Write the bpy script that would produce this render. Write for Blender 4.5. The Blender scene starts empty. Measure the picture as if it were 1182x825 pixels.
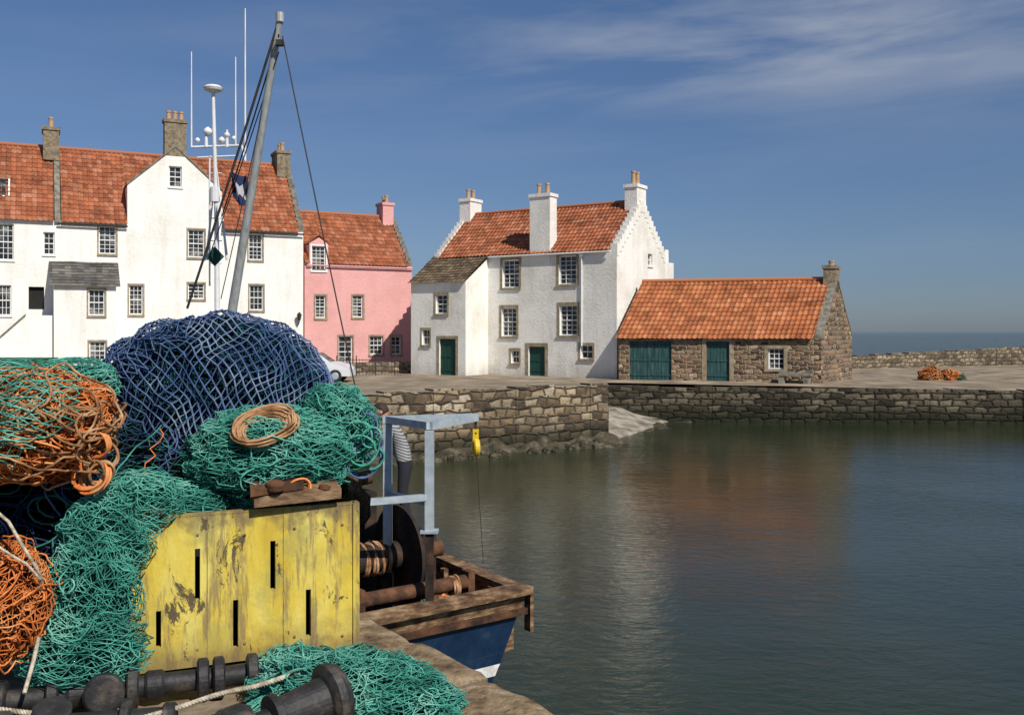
import bpy, math, random
from mathutils import Vector, noise, geometry
random.seed(7)
F=1100.;CX=591.;HY=382.;H=4.2
V=Vector
def W(px,py,d): return V(((px-CX)/F*d, d, H-(py-HY)/F*d))
sc=bpy.context.scene
COL=sc.collection
# ---------------------------------------------------------------- materials
def newmat(name):
    m=bpy.data.materials.new(name); m.use_nodes=True
    nt=m.node_tree; b=nt.nodes['Principled BSDF']
    return m,nt,b
def nd(nt,t,**k):
    n=nt.nodes.new(t)
    for a,v in k.items():
        if a in n.inputs.keys(): n.inputs[a].default_value=v
        else: setattr(n,a,v)
    return n
def ramp(nt,stops,src):
    r=nt.nodes.new('ShaderNodeValToRGB'); e=r.color_ramp.elements
    while len(e)>1: e.remove(e[-1])
    e[0].position=stops[0][0]; e[0].color=(*stops[0][1],1) if len(stops[0][1])==3 else stops[0][1]
    for p,c in stops[1:]:
        x=e.new(p); x.color=(*c,1) if len(c)==3 else c
    nt.links.new(src,r.inputs[0]); return r
def pm(name,stops,scale=3,detail=6,ms=(1,1,1),rough=.8,bump=.3,bscale=30,bdist=.01,metal=0,spec=.3,rot=(0,0,0),coord='pos'):
    m,nt,b=newmat(name); L=nt.links.new
    if coord=='pos': g=nd(nt,'ShaderNodeNewGeometry').outputs['Position']
    else: g=nd(nt,'ShaderNodeTexCoord').outputs['Object']
    mp=nd(nt,'ShaderNodeMapping'); mp.inputs['Scale'].default_value=ms; mp.inputs['Rotation'].default_value=rot
    L(g,mp.inputs[0])
    n=nd(nt,'ShaderNodeTexNoise',Scale=scale,Detail=detail,Roughness=.62); L(mp.outputs[0],n.inputs['Vector'])
    r=ramp(nt,stops,n.outputs[0]); L(r.outputs[0],b.inputs['Base Color'])
    n2=nd(nt,'ShaderNodeTexNoise',Scale=bscale,Detail=5); L(mp.outputs[0],n2.inputs['Vector'])
    bp=nd(nt,'ShaderNodeBump',Strength=bump,Distance=bdist); L(n2.outputs[0],bp.inputs['Height']); L(bp.outputs[0],b.inputs['Normal'])
    b.inputs['Roughness'].default_value=rough; b.inputs['Metallic'].default_value=metal
    b.inputs['Specular IOR Level'].default_value=spec
    return m
def mix(nt,fac,a,b,mode='MIX'):
    x=nt.nodes.new('ShaderNodeMix'); x.data_type='RGBA'; x.blend_type=mode
    for s,i in ((fac,0),(a,6),(b,7)):
        if isinstance(s,(int,float)): x.inputs[i].default_value=s
        elif isinstance(s,tuple): x.inputs[i].default_value=(*s,1) if len(s)==3 else s
        else: nt.links.new(s,x.inputs[i])
    return x.outputs[2]
def mth(nt,op,a,b=None,c=None):
    x=nt.nodes.new('ShaderNodeMath'); x.operation=op
    for i,s in enumerate((a,b,c)):
        if s is None: continue
        if isinstance(s,(int,float)): x.inputs[i].default_value=s
        else: nt.links.new(s,x.inputs[i])
    return x.outputs[0]
def stone(name,bw,rh,stops,mort,weed=False,bump=1.,mw=.06,rnd=.42,dark=.5):
    m,nt,b=newmat(name); L=nt.links.new
    uv=nd(nt,'ShaderNodeTexCoord').outputs['UV']
    n=nd(nt,'ShaderNodeTexNoise',Scale=1.3,Detail=4); L(uv,n.inputs['Vector'])
    vm=nd(nt,'ShaderNodeVectorMath',operation='MULTIPLY_ADD'); L(n.outputs[1],vm.inputs[0]); vm.inputs[1].default_value=(.30,.12,0); L(uv,vm.inputs[2])
    s=nd(nt,'ShaderNodeSeparateXYZ'); L(vm.outputs[0],s.inputs[0])
    vv=mth(nt,'DIVIDE',s.outputs[1],rh); row=mth(nt,'FLOOR',vv)
    uu=mth(nt,'ADD',mth(nt,'DIVIDE',s.outputs[0],bw),mth(nt,'MULTIPLY',mth(nt,'MODULO',row,2.),.5))
    cb=nd(nt,'ShaderNodeCombineXYZ'); L(uu,cb.inputs[0]); L(vv,cb.inputs[1])
    vo=nd(nt,'ShaderNodeTexVoronoi',voronoi_dimensions='2D',Scale=1.,Randomness=rnd); L(cb.outputs[0],vo.inputs['Vector'])
    ve=nd(nt,'ShaderNodeTexVoronoi',voronoi_dimensions='2D',feature='DISTANCE_TO_EDGE',Scale=1.,Randomness=rnd); L(cb.outputs[0],ve.inputs['Vector'])
    sc_=nd(nt,'ShaderNodeSeparateColor'); L(vo.outputs['Color'],sc_.inputs[0])
    col=ramp(nt,stops,sc_.outputs[0]).outputs[0]
    n2=nd(nt,'ShaderNodeTexNoise',Scale=3.2,Detail=10,Roughness=.72); L(uv,n2.inputs['Vector'])
    r2=ramp(nt,[(.32,(dark,dark,dark*1.02)),(.5,(.95,.93,.9)),(.70,(1.4,1.3,1.15))],n2.outputs[0])
    col=mix(nt,1.,col,r2.outputs[0],'MULTIPLY')
    nb=nd(nt,'ShaderNodeTexNoise',Scale=.35,Detail=4); L(uv,nb.inputs['Vector'])
    col=mix(nt,1.,col,ramp(nt,[(.35,(.6,.6,.6)),(.65,(1.15,1.12,1.05))],nb.outputs[0]).outputs[0],'MULTIPLY')
    me_=ramp(nt,[(0,(1,1,1)),(mw,(.8,.8,.8)),(mw*2.2,(0,0,0))],mth(nt,'ADD',ve.outputs[0],mth(nt,'MULTIPLY',mth(nt,'SUBTRACT',n2.outputs[0],.5),.12)))
    col=mix(nt,me_.outputs[0],col,mort)
    g=nd(nt,'ShaderNodeSeparateXYZ'); L(nd(nt,'ShaderNodeNewGeometry').outputs['Position'],g.inputs[0])
    if weed:
        z=mth(nt,'ADD',g.outputs[2],mth(nt,'MULTIPLY',n2.outputs[0],-.8))
        rz=ramp(nt,[(0,(1,1,1)),(.35,(.75,.75,.75)),(.7,(0,0,0))],mth(nt,'ADD',z,.25))
        col=mix(nt,mth(nt,'MULTIPLY',rz.outputs[0],.92),col,(.016,.019,.010))
    L(col,b.inputs['Base Color'])
    n3=nd(nt,'ShaderNodeTexNoise',Scale=14,Detail=6); L(uv,n3.inputs['Vector'])
    h=mth(nt,'ADD',ramp(nt,[(0,(0,0,0)),(.12,(.7,.7,.7)),(.35,(1,1,1))],ve.outputs[0]).outputs[0],mth(nt,'ADD',mth(nt,'MULTIPLY',n3.outputs[0],.6),mth(nt,'MULTIPLY',sc_.outputs[1],.6)))
    bp=nd(nt,'ShaderNodeBump',Strength=bump,Distance=.06); L(h,bp.inputs['Height']); L(bp.outputs[0],b.inputs['Normal'])
    b.inputs['Roughness'].default_value=.92; b.inputs['Specular IOR Level'].default_value=.2
    return m
def tilemat(name,cols):
    m,nt,b=newmat(name); L=nt.links.new
    uv=nd(nt,'ShaderNodeTexCoord').outputs['UV']
    fl=nd(nt,'ShaderNodeVectorMath',operation='FLOOR'); L(uv,fl.inputs[0])
    wn=nd(nt,'ShaderNodeTexWhiteNoise'); wn.noise_dimensions='2D'; L(fl.outputs[0],wn.inputs['Vector'])
    r=ramp(nt,cols,wn.outputs['Value'])
    n=nd(nt,'ShaderNodeTexNoise',Scale=.3,Detail=9,Roughness=.72); L(uv,n.inputs['Vector'])
    r2=ramp(nt,[(.32,(.34,.33,.31)),(.44,(.78,.77,.75)),(.56,(1.0,1.0,1.0)),(.72,(1.2,1.15,1.08))],n.outputs[0])
    c=mix(nt,.95,r.outputs[0],r2.outputs[0],'MULTIPLY')
    n4=nd(nt,'ShaderNodeTexNoise',Scale=1.1,Detail=6,Roughness=.7); L(uv,n4.inputs['Vector'])
    li=ramp(nt,[(.58,(0,0,0)),(.68,(1,1,1))],n4.outputs[0]); c=mix(nt,mth(nt,'MULTIPLY',li.outputs[0],.45),c,(.30,.22,.13))
    L(c,b.inputs['Base Color'])
    b.inputs['Roughness'].default_value=.85; b.inputs['Specular IOR Level'].default_value=.2
    return m
def harl(name,base,stain,warm=(.62,.58,.5)):
    m,nt,b=newmat(name); L=nt.links.new
    g=nd(nt,'ShaderNodeNewGeometry').outputs['Position']
    n=nd(nt,'ShaderNodeTexNoise',Scale=.5,Detail=9,Roughness=.7); L(g,n.inputs['Vector'])
    mp=nd(nt,'ShaderNodeMapping'); mp.inputs['Scale'].default_value=(3,3,.35); L(g,mp.inputs[0])
    n2=nd(nt,'ShaderNodeTexNoise',Scale=1,Detail=6,Roughness=.65); L(mp.outputs[0],n2.inputs['Vector'])
    f=ramp(nt,[(.5,(0,0,0)),(.8,(1,1,1))],n2.outputs[0])
    c=mix(nt,mth(nt,'MULTIPLY',f.outputs[0],.6),base,warm)
    f2=ramp(nt,[(.35,stain),(.55,(1,1,1))],n.outputs[0])
    c=mix(nt,.9,c,f2.outputs[0],'MULTIPLY')
    s=nd(nt,'ShaderNodeSeparateXYZ'); L(g,s.inputs[0])
    z=mth(nt,'ADD',s.outputs[2],mth(nt,'MULTIPLY',n2.outputs[0],-1.2))
    rz=ramp(nt,[(0,(1,1,1)),(.9,(0,0,0))],mth(nt,'SUBTRACT',z,1.0))
    c=mix(nt,mth(nt,'MULTIPLY',rz.outputs[0],.5),c,(.35,.33,.27))
    L(c,b.inputs['Base Color'])
    n3=nd(nt,'ShaderNodeTexNoise',Scale=7,Detail=9,Roughness=.75); L(g,n3.inputs['Vector'])
    bp=nd(nt,'ShaderNodeBump',Strength=.5,Distance=.08); L(n3.outputs[0],bp.inputs['Height']); L(bp.outputs[0],b.inputs['Normal'])
    b.inputs['Roughness'].default_value=.9; b.inputs['Specular IOR Level'].default_value=.2
    return m
M={}
M['white']=harl('white_harling',(.84,.83,.79),(.88,.87,.84))
M['white2']=harl('white_harling_aged',(.83,.815,.76),(.8,.78,.73))
M['pink']=harl('pink_harling',(.72,.38,.36),(.87,.84,.84),(.6,.36,.33))
M['tile']=tilemat('red_pantile',[(0,(.22,.078,.042)),(.2,(.29,.095,.047)),(.5,(.345,.112,.052)),(.8,(.39,.14,.068)),(.97,(.40,.18,.11))])
M['tile2']=tilemat('orange_pantile',[(0,(.31,.105,.047)),(.3,(.38,.125,.05)),(.7,(.44,.155,.062)),(1,(.48,.2,.09))])
M['tilebrown']=tilemat('weathered_brown_tile',[(0,(.09,.065,.045)),(.5,(.15,.11,.07)),(1,(.22,.16,.10))])
M['slate']=tilemat('slate',[(0,(.07,.07,.07)),(.5,(.12,.115,.105)),(1,(.18,.17,.15))])
M['shedstone']=stone('shed_rubble_stone',.42,.24,[(.1,(.09,.06,.045)),(.35,(.19,.125,.08)),(.6,(.30,.21,.13)),(.8,(.26,.15,.10)),(.95,(.42,.33,.23))],(.30,.26,.20),bump=.9)
M['wallstone']=stone('harbour_wall_stone',.50,.32,[(.1,(.085,.065,.05)),(.3,(.17,.125,.085)),(.55,(.27,.21,.14)),(.8,(.34,.28,.20)),(.95,(.40,.35,.28))],(.085,.07,.05),weed=True)
M['pierstone']=stone('pier_wall_stone',.62,.3,[(.1,(.04,.035,.026)),(.4,(.085,.072,.052)),(.7,(.13,.11,.08)),(.95,(.2,.175,.13))],(.03,.027,.02),weed=True)
M['parastone']=stone('parapet_stone',.45,.28,[(.1,(.12,.095,.07)),(.4,(.21,.175,.13)),(.8,(.32,.27,.2))],(.11,.095,.07))
M['trim']=pm('sandstone_margin',[(.35,(.20,.16,.10)),(.65,(.38,.31,.21))],4)
M['cope']=pm('wall_top_stone',[(.3,(.13,.105,.075)),(.5,(.25,.21,.155)),(.7,(.36,.31,.24))],2.5,9,bump=.8,bscale=9,bdist=.04)
M['chim']=pm('old_chimney_stone',[(.35,(.12,.095,.06)),(.6,(.27,.22,.15))],5,bump=.8,bscale=12,bdist=.04)
M['skew']=pm('skew_stone',[(.35,(.10,.09,.07)),(.6,(.24,.22,.18))],4,bump=.6,bscale=12,bdist=.03)
M['pot']=pm('clay_pot',[(.3,(.34,.2,.11)),(.7,(.5,.35,.22))],8)
M['frame']=pm('white_window_paint',[(.3,(.66,.66,.64)),(.7,(.8,.8,.79))],10,bump=.05)
m,nt,b=newmat('window_glass'); 
gn=nd(nt,'ShaderNodeTexNoise',Scale=1.7,Detail=2); nt.links.new(nd(nt,'ShaderNodeNewGeometry').outputs['Position'],gn.inputs['Vector'])
rr=ramp(nt,[(.4,(.012,.015,.018)),(.55,(.05,.052,.05)),(.68,(.25,.25,.23))],gn.outputs[0]); nt.links.new(rr.outputs[0],b.inputs['Base Color'])
b.inputs['Roughness'].default_value=.08; M['glass']=m
M['greendoor']=pm('dark_green_door_paint',[(.3,(.008,.045,.035)),(.7,(.015,.075,.06))],3,ms=(3,3,.5),rough=.55,bump=.2)
M['tealdoor']=pm('faded_teal_door_paint',[(.35,(.012,.05,.05)),(.52,(.025,.08,.08)),(.68,(.07,.115,.11))],3,ms=(4,4,.5),rough=.7,bump=.3)
M['dark']=pm('dark_interior',[(.3,(.008,.008,.008)),(.7,(.02,.018,.015))],3)
M['ground']=pm('town_paving_ground',[(.3,(.11,.085,.06)),(.46,(.20,.16,.11)),(.56,(.28,.225,.16)),(.68,(.38,.315,.23))],.6,12,rough=.95,bump=.8,bscale=5,bdist=.06)
M['quay']=pm('quay_concrete',[(.3,(.06,.045,.032)),(.45,(.14,.105,.07)),(.58,(.22,.17,.115)),(.7,(.33,.28,.2))],3,11,rough=.95,bump=.9,bscale=22,bdist=.015)
M['coping']=pm('quay_coping_stone',[(.32,(.07,.048,.028)),(.45,(.17,.12,.068)),(.56,(.26,.19,.115)),(.7,(.38,.31,.22))],7,12,rough=.95,bump=1,bscale=26,bdist=.025)
M['sand']=pm('slipway_concrete',[(.35,(.10,.09,.065)),(.5,(.24,.215,.17)),(.62,(.38,.35,.29))],1.3,10,rough=.9,bump=.9,bscale=7,bdist=.06)
M['weed']=pm('seaweed_foreshore',[(.35,(.02,.02,.012)),(.55,(.07,.058,.035)),(.7,(.17,.145,.1))],2.4,10,rough=.7,bump=1,bscale=7,bdist=.1)
M['galv']=pm('galvanised_steel',[(.3,(.30,.36,.40)),(.7,(.50,.56,.60))],8,rough=.5,bump=.1,metal=.25,spec=.5)
M['rust']=pm('rusty_steel',[(.35,(.025,.015,.011)),(.5,(.075,.035,.019)),(.65,(.15,.068,.033))],5,8,rough=.9,bump=.7,bscale=30)
M['rustdark']=pm('dark_rusted_plate',[(.35,(.012,.011,.011)),(.52,(.03,.020,.015)),(.68,(.085,.045,.026))],4,8,rough=.8,bump=.6,bscale=30)
M['blue']=pm('blue_hull_paint',[(.35,(.004,.016,.045)),(.55,(.008,.028,.07)),(.7,(.03,.05,.08))],3.5,10,rough=.4,bump=.25,bscale=12,spec=.5)
M['hullwhite']=pm('white_boot_stripe',[(.35,(.5,.5,.47)),(.55,(.78,.78,.76))],6,rough=.5)
M['wood']=pm('weathered_rail_wood',[(.35,(.05,.027,.014)),(.48,(.13,.075,.04)),(.58,(.24,.15,.08)),(.7,(.36,.26,.16))],5,11,ms=(1,1,3),rough=.85,bump=.8,bscale=22)
M['deck']=pm('boat_deck',[(.3,(.06,.035,.02)),(.7,(.17,.1,.06))],4,8)
M['wheel']=pm('wheelhouse_white',[(.3,(.55,.56,.57)),(.7,(.75,.76,.76))],3,rough=.5)
M['rubber']=pm('black_rubber',[(.35,(.010,.010,.011)),(.55,(.026,.025,.025)),(.68,(.085,.07,.055))],9,8,rough=.6,bump=.6,bscale=40,bdist=.006,spec=.4)
M['alu']=pm('grey_mast_paint',[(.3,(.25,.27,.27)),(.6,(.42,.44,.43)),(.8,(.3,.2,.12))],3,6,ms=(6,6,1),rough=.5,metal=.2)
M['wire']=pm('dark_wire_rope',[(.3,(.02,.02,.02)),(.7,(.05,.045,.04))],9)
M['yblock']=pm('yellow_block_paint',[(.3,(.6,.4,.02)),(.7,(.75,.52,.03))],6,rough=.4)
def yellow():
    m,nt,b=newmat('peeling_yellow_paint'); L=nt.links.new
    g=nd(nt,'ShaderNodeNewGeometry').outputs['Position']
    def nz(sc,det,ms=(1,1,1),r=.65,dist=0):
        mp=nd(nt,'ShaderNodeMapping'); mp.inputs['Scale'].default_value=ms; L(g,mp.inputs[0])
        n=nd(nt,'ShaderNodeTexNoise',Scale=sc,Detail=det,Roughness=r,Distortion=dist); L(mp.outputs[0],n.inputs['Vector']); return n.outputs[0]
    c=ramp(nt,[(.35,(.50,.36,.035)),(.5,(.60,.46,.055)),(.65,(.66,.55,.13))],nz(5,6,(1,1,.4))).outputs[0]
    c=mix(nt,mth(nt,'MULTIPLY',ramp(nt,[(.50,(0,0,0)),(.62,(1,1,1))],nz(3.0,8)).outputs[0],.65),c,(.28,.27,.09))
    c=mix(nt,mth(nt,'MULTIPLY',ramp(nt,[(.52,(0,0,0)),(.60,(1,1,1))],nz(9,10,(1.6,1.6,.22),.7)).outputs[0],.75),c,(.20,.14,.075))
    pk=ramp(nt,[(.585,(0,0,0)),(.615,(1,1,1))],nz(6.5,12,(1.2,1.2,.6),.72,.6)).outputs[0]
    c=mix(nt,pk,c,(.10,.07,.045))
    s=nd(nt,'ShaderNodeSeparateXYZ'); L(g,s.inputs[0])
    e1=ramp(nt,[(0,(1,1,1)),(.16,(0,0,0))],mth(nt,'ADD',mth(nt,'SUBTRACT',s.outputs[2],2.62),mth(nt,'MULTIPLY',mth(nt,'SUBTRACT',nz(12,6),.5),.35))).outputs[0]
    e2=ramp(nt,[(0,(1,1,1)),(.10,(0,0,0))],mth(nt,'ADD',mth(nt,'SUBTRACT',3.33,s.outputs[2]),mth(nt,'MULTIPLY',mth(nt,'SUBTRACT',nz(11,6),.47),.35))).outputs[0]
    c=mix(nt,mth(nt,'MULTIPLY',mth(nt,'MAXIMUM',e1,e2),.75),c,(.13,.09,.05))
    L(c,b.inputs['Base Color'])
    h=mth(nt,'SUBTRACT',nz(30,6,(1,1,.3)),mth(nt,'MULTIPLY',pk,.8)); bp=nd(nt,'ShaderNodeBump',Strength=.7,Distance=.008); L(h,bp.inputs['Height']); L(bp.outputs[0],b.inputs['Normal'])
    b.inputs['Roughness'].default_value=.75; return m
M['ybox']=yellow()
def twine(name,a,b_,c,sc=14):
    return pm(name,[(.36,a),(.5,b_),(.64,c)],sc,5,rough=.9,bump=.8,bscale=160,bdist=.003,spec=.15)
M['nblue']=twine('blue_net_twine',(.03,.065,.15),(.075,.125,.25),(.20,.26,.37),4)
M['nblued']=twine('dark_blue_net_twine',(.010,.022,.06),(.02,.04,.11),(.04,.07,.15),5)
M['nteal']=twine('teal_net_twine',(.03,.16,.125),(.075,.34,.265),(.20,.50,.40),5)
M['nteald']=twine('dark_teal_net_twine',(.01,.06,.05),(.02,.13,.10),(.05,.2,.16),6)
M['norange']=twine('orange_net_twine',(.28,.075,.02),(.62,.19,.05),(.72,.33,.13),6)
M['nbrown']=twine('tan_rope',(.14,.07,.03),(.34,.18,.085),(.5,.32,.18),8)
M['rope']=twine('pale_rope',(.25,.21,.15),(.42,.37,.28),(.58,.54,.44),30)
def core(name,cols):  # net-coloured core, darkened to paint the shadows seen through the mesh
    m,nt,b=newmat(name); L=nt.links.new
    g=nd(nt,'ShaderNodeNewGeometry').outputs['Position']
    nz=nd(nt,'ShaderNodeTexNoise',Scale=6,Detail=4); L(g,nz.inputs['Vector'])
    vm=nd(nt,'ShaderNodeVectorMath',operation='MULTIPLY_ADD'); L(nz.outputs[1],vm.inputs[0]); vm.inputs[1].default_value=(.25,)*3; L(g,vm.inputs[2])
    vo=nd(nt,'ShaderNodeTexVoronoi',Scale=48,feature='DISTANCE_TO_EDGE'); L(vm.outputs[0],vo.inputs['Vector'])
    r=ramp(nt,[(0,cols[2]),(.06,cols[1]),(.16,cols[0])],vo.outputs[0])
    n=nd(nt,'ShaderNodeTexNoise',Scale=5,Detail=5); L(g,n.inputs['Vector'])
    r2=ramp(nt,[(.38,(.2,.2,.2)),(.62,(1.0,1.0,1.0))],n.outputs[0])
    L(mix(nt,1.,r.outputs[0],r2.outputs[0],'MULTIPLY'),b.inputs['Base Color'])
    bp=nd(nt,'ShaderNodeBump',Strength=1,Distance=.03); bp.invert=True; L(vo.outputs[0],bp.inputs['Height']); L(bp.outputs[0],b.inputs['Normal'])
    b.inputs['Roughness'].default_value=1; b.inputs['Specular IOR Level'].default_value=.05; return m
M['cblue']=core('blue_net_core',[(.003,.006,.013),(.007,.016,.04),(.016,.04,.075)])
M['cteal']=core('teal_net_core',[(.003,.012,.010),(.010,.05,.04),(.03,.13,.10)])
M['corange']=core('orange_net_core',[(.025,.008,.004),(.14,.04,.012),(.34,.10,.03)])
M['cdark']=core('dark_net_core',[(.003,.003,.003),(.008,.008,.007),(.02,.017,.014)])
def water():
    m,nt,b=newmat('harbour_water'); L=nt.links.new
    g=nd(nt,'ShaderNodeNewGeometry').outputs['Position']
    s=nd(nt,'ShaderNodeSeparateXYZ'); L(g,s.inputs[0])
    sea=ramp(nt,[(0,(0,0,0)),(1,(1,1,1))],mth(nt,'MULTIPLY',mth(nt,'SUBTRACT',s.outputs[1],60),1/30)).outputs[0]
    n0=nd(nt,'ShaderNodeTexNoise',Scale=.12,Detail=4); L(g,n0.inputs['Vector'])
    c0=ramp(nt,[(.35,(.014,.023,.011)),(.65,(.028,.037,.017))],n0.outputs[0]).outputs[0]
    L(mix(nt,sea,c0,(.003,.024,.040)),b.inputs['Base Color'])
    mp=nd(nt,'ShaderNodeMapping'); mp.inputs['Scale'].default_value=(1,1.7,1); mp.inputs['Rotation'].default_value=(0,0,.35); L(g,mp.inputs[0])
    a=nd(nt,'ShaderNodeTexNoise',Scale=3.4,Detail=5,Roughness=.6,Distortion=.5); L(mp.outputs[0],a.inputs['Vector'])
    c=nd(nt,'ShaderNodeTexNoise',Scale=.7,Detail=3); L(mp.outputs[0],c.inputs['Vector'])
    d=nd(nt,'ShaderNodeTexNoise',Scale=.14,Detail=4); L(g,d.inputs['Vector'])
    amp=mth(nt,'ADD',ramp(nt,[(.35,(.3,.3,.3)),(.65,(1,1,1))],d.outputs[0]).outputs[0],mth(nt,'MULTIPLY',sea,9))
    h=mth(nt,'ADD',mth(nt,'MULTIPLY',mth(nt,'MULTIPLY',a.outputs[0],.13),amp),mth(nt,'MULTIPLY',c.outputs[0],.10))
    bp=nd(nt,'ShaderNodeBump',Strength=.6,Distance=.25); L(h,bp.inputs['Height']); L(bp.outputs[0],b.inputs['Normal'])
    b.inputs['Roughness'].default_value=.05; b.inputs['IOR'].default_value=1.33
    b.inputs['Specular Tint'].default_value=(.92,1,.86,1)
    L(mth(nt,'SUBTRACT',.5,mth(nt,'MULTIPLY',sea,.44)),b.inputs['Specular IOR Level'])
    return m
M['water']=water()
# ---------------------------------------------------------------- mesh builder
class MB:
    def __init__(s,*mats): s.v=[];s.f=[];s.m=[];s.uv=[];s.sm=[];s.mats=mats
    def face(s,pts,m=0,uv=None,sm=False):
        i=len(s.v); s.v+=[tuple(p) for p in pts]; s.f.append(tuple(range(i,i+len(pts)))); s.m.append(m); s.sm.append(sm)
        s.uv+= list(uv) if uv else [(0,0)]*len(pts)
    def grid(s,P,m=0,UV=None,sm=True,wrap=False):
        i=len(s.v); nr=len(P); nc=len(P[0])
        for r in P: s.v+=[tuple(p) for p in r]
        for r in range(nr-1):
            for c in range(nc if wrap else nc-1):
                c2=(c+1)%nc
                q=[(r,c),(r,c2),(r+1,c2),(r+1,c)]
                s.f.append(tuple(i+a*nc+b for a,b in q)); s.m.append(m); s.sm.append(sm)
                s.uv+=[UV[a][b] for a,b in q] if UV else [(0,0)]*4
    def box(s,p,ax,ay,az,m=0):
        p=V(p);ax=V(ax);ay=V(ay);az=V(az)
        if ax.cross(ay).dot(az)<0: ax,ay=ay,ax
        c=[p,p+ax,p+ax+ay,p+ay]; d=[q+az for q in c]
        lx,ly,lz=ax.length,ay.length,az.length
        s.face([c[3],c[2],c[1],c[0]],m,[(0,0),(lx,0),(lx,ly),(0,ly)]); s.face(d,m,[(0,0),(lx,0),(lx,ly),(0,ly)])
        for k in range(4):
            l=(lx,ly)[k%2]; z0=p.z; k2=(k+1)%4
            s.face([c[k],c[k2],d[k2],d[k]],m,[(0,z0),(l,z0),(l,z0+lz),(0,z0+lz)])
    def cbox(s,c,sx,sy,sz,rot=0,m=0):
        a=V((math.cos(rot),math.sin(rot),0));b=V((-a.y,a.x,0))
        s.box(V(c)-a*sx/2-b*sy/2-V((0,0,sz/2)),a*sx,b*sy,V((0,0,sz)),m)
    def tube(s,pts,r,n=6,m=0,cap=True):
        pts=[V(p) for p in pts]; ref=None; rings=[]
        for i,p in enumerate(pts):
            t=(pts[min(i+1,len(pts)-1)]-pts[max(i-1,0)])
            if t.length<1e-7: t=V((0,0,1))
            t.normalize()
            if ref is None: ref=V((0,0,1)) if abs(t.z)<.9 else V((1,0,0))
            a=ref-t*ref.dot(t)
            if a.length<1e-4: a=t.orthogonal()
            a.normalize(); ref=a; b=t.cross(a); rr=r[i] if isinstance(r,(list,tuple)) else r
            rings.append([p+(a*math.cos(2*math.pi*k/n)+b*math.sin(2*math.pi*k/n))*rr for k in range(n)])
        s.grid(rings,m,None,n>4,True)
        if cap: s.face(rings[0][::-1],m); s.face(rings[-1],m)
    def lathe(s,p,ax,prof,n=20,m=0,sm=False):
        p=V(p);ax=V(ax).normalized();a=ax.orthogonal().normalized();b=ax.cross(a)
        rings=[[p+ax*t+(a*math.cos(2*math.pi*k/n)+b*math.sin(2*math.pi*k/n))*r for k in range(n)] for t,r in prof]
        s.grid(rings,m,None,sm,True)
        if prof[0][1]>.001: s.face(rings[0][::-1],m)
        if prof[-1][1]>.001: s.face(rings[-1],m)
    def build(s,name,parent=None,loc=None):
        me=bpy.data.meshes.new(name); o=parent.location if parent else (V(loc) if loc is not None else V((0,0,0)))
        me.from_pydata([(x-o[0],y-o[1],z-o[2]) for x,y,z in s.v],[],s.f)
        for mm in s.mats: me.materials.append(mm)
        me.polygons.foreach_set('material_index',s.m); me.polygons.foreach_set('use_smooth',s.sm)
        ul=me.uv_layers.new(name='UVMap'); ul.data.foreach_set('uv',[c for u in s.uv for c in u])
        me.update()
        ob=bpy.data.objects.new(name,me); COL.objects.link(ob)
        if parent: ob.parent=parent
        else: ob.location=o
        return ob
def empty(name,loc):
    e=bpy.data.objects.new(name,None); COL.objects.link(e); e.location=loc; e.empty_display_size=.3; return e
# ---------------------------------------------------------------- buildings
class Fr:
    def __init__(s,O,u,n=None):
        s.O=V((O[0],O[1]));s.u=V(u).normalized(); s.n=V(n).normalized() if n is not None else V((s.u.y,-s.u.x))
    def pt(s,a,out,z):
        p=s.O+s.u*a+s.n*out; return V((p.x,p.y,z))
    def sh(s,a,out):
        q=s.O+s.u*a+s.n*out; return Fr(q,s.u,s.n)
    def hit(s,px,py=HY):
        a=(px-CX)/F; t=(a*s.O.y-s.O.x)/(s.u.x-a*s.u.y); d=s.O.y+s.u.y*t
        return t,H-(py-HY)/F*d
    def op(s,x0,x1,y0,y1):
        a,_=s.hit(x0);b,_=s.hit(x1);_,z1=s.hit((x0+x1)/2,y0);_,z0=s.hit((x0+x1)/2,y1)
        return (a,b,z0,z1)
def wall(mb,fr,z0,tops,ops=(),m=0,depth=.22):
    for sa,ta,sb,tb in tops:
        cuts=sorted({sa,sb}|{c for o in ops for c in o[:2] if sa<c<sb})
        f=lambda q:ta+(tb-ta)*(q-sa)/(sb-sa)
        for a,b in zip(cuts,cuts[1:]):
            if b-a<1e-5: continue
            lim=min(f(a),f(b)); zs=[z0]+sorted({c for o in ops if o[0]<b-1e-5 and o[1]>a+1e-5 for c in o[2:] if z0<c<lim-.01})
            for i,z in enumerate(zs):
                mid=(a+b)/2
                last=i==len(zs)-1
                zt=zs[i+1] if not last else lim
                if any(o[0]<mid<o[1] and o[2]<(z+zt)/2<o[3] for o in ops): 
                    continue
                ta_,tb_=(f(a),f(b)) if last else (zt,zt)
                mb.face([fr.pt(a,0,z),fr.pt(b,0,z),fr.pt(b,0,tb_),fr.pt(a,0,ta_)],m,[(a,z),(b,z),(b,tb_),(a,ta_)])
    for a,b,c,d in ops:
        for (p,q) in (((a,c),(b,c)),((b,c),(b,d)),((b,d),(a,d)),((a,d),(a,c))):
            mb.face([fr.pt(p[0],0,p[1]),fr.pt(q[0],0,q[1]),fr.pt(q[0],-depth,q[1]),fr.pt(p[0],-depth,p[1])],m,[(0,0),(.2,0),(.2,.2),(0,.2)])
def fbox(mb,fr,a,b,o0,o1,z0,z1,m=0):
    mb.box(fr.pt(a,o0,z0),fr.pt(b,o0,z0)-fr.pt(a,o0,z0),fr.pt(a,o1,z0)-fr.pt(a,o0,z0),V((0,0,z1-z0)),m)
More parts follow.
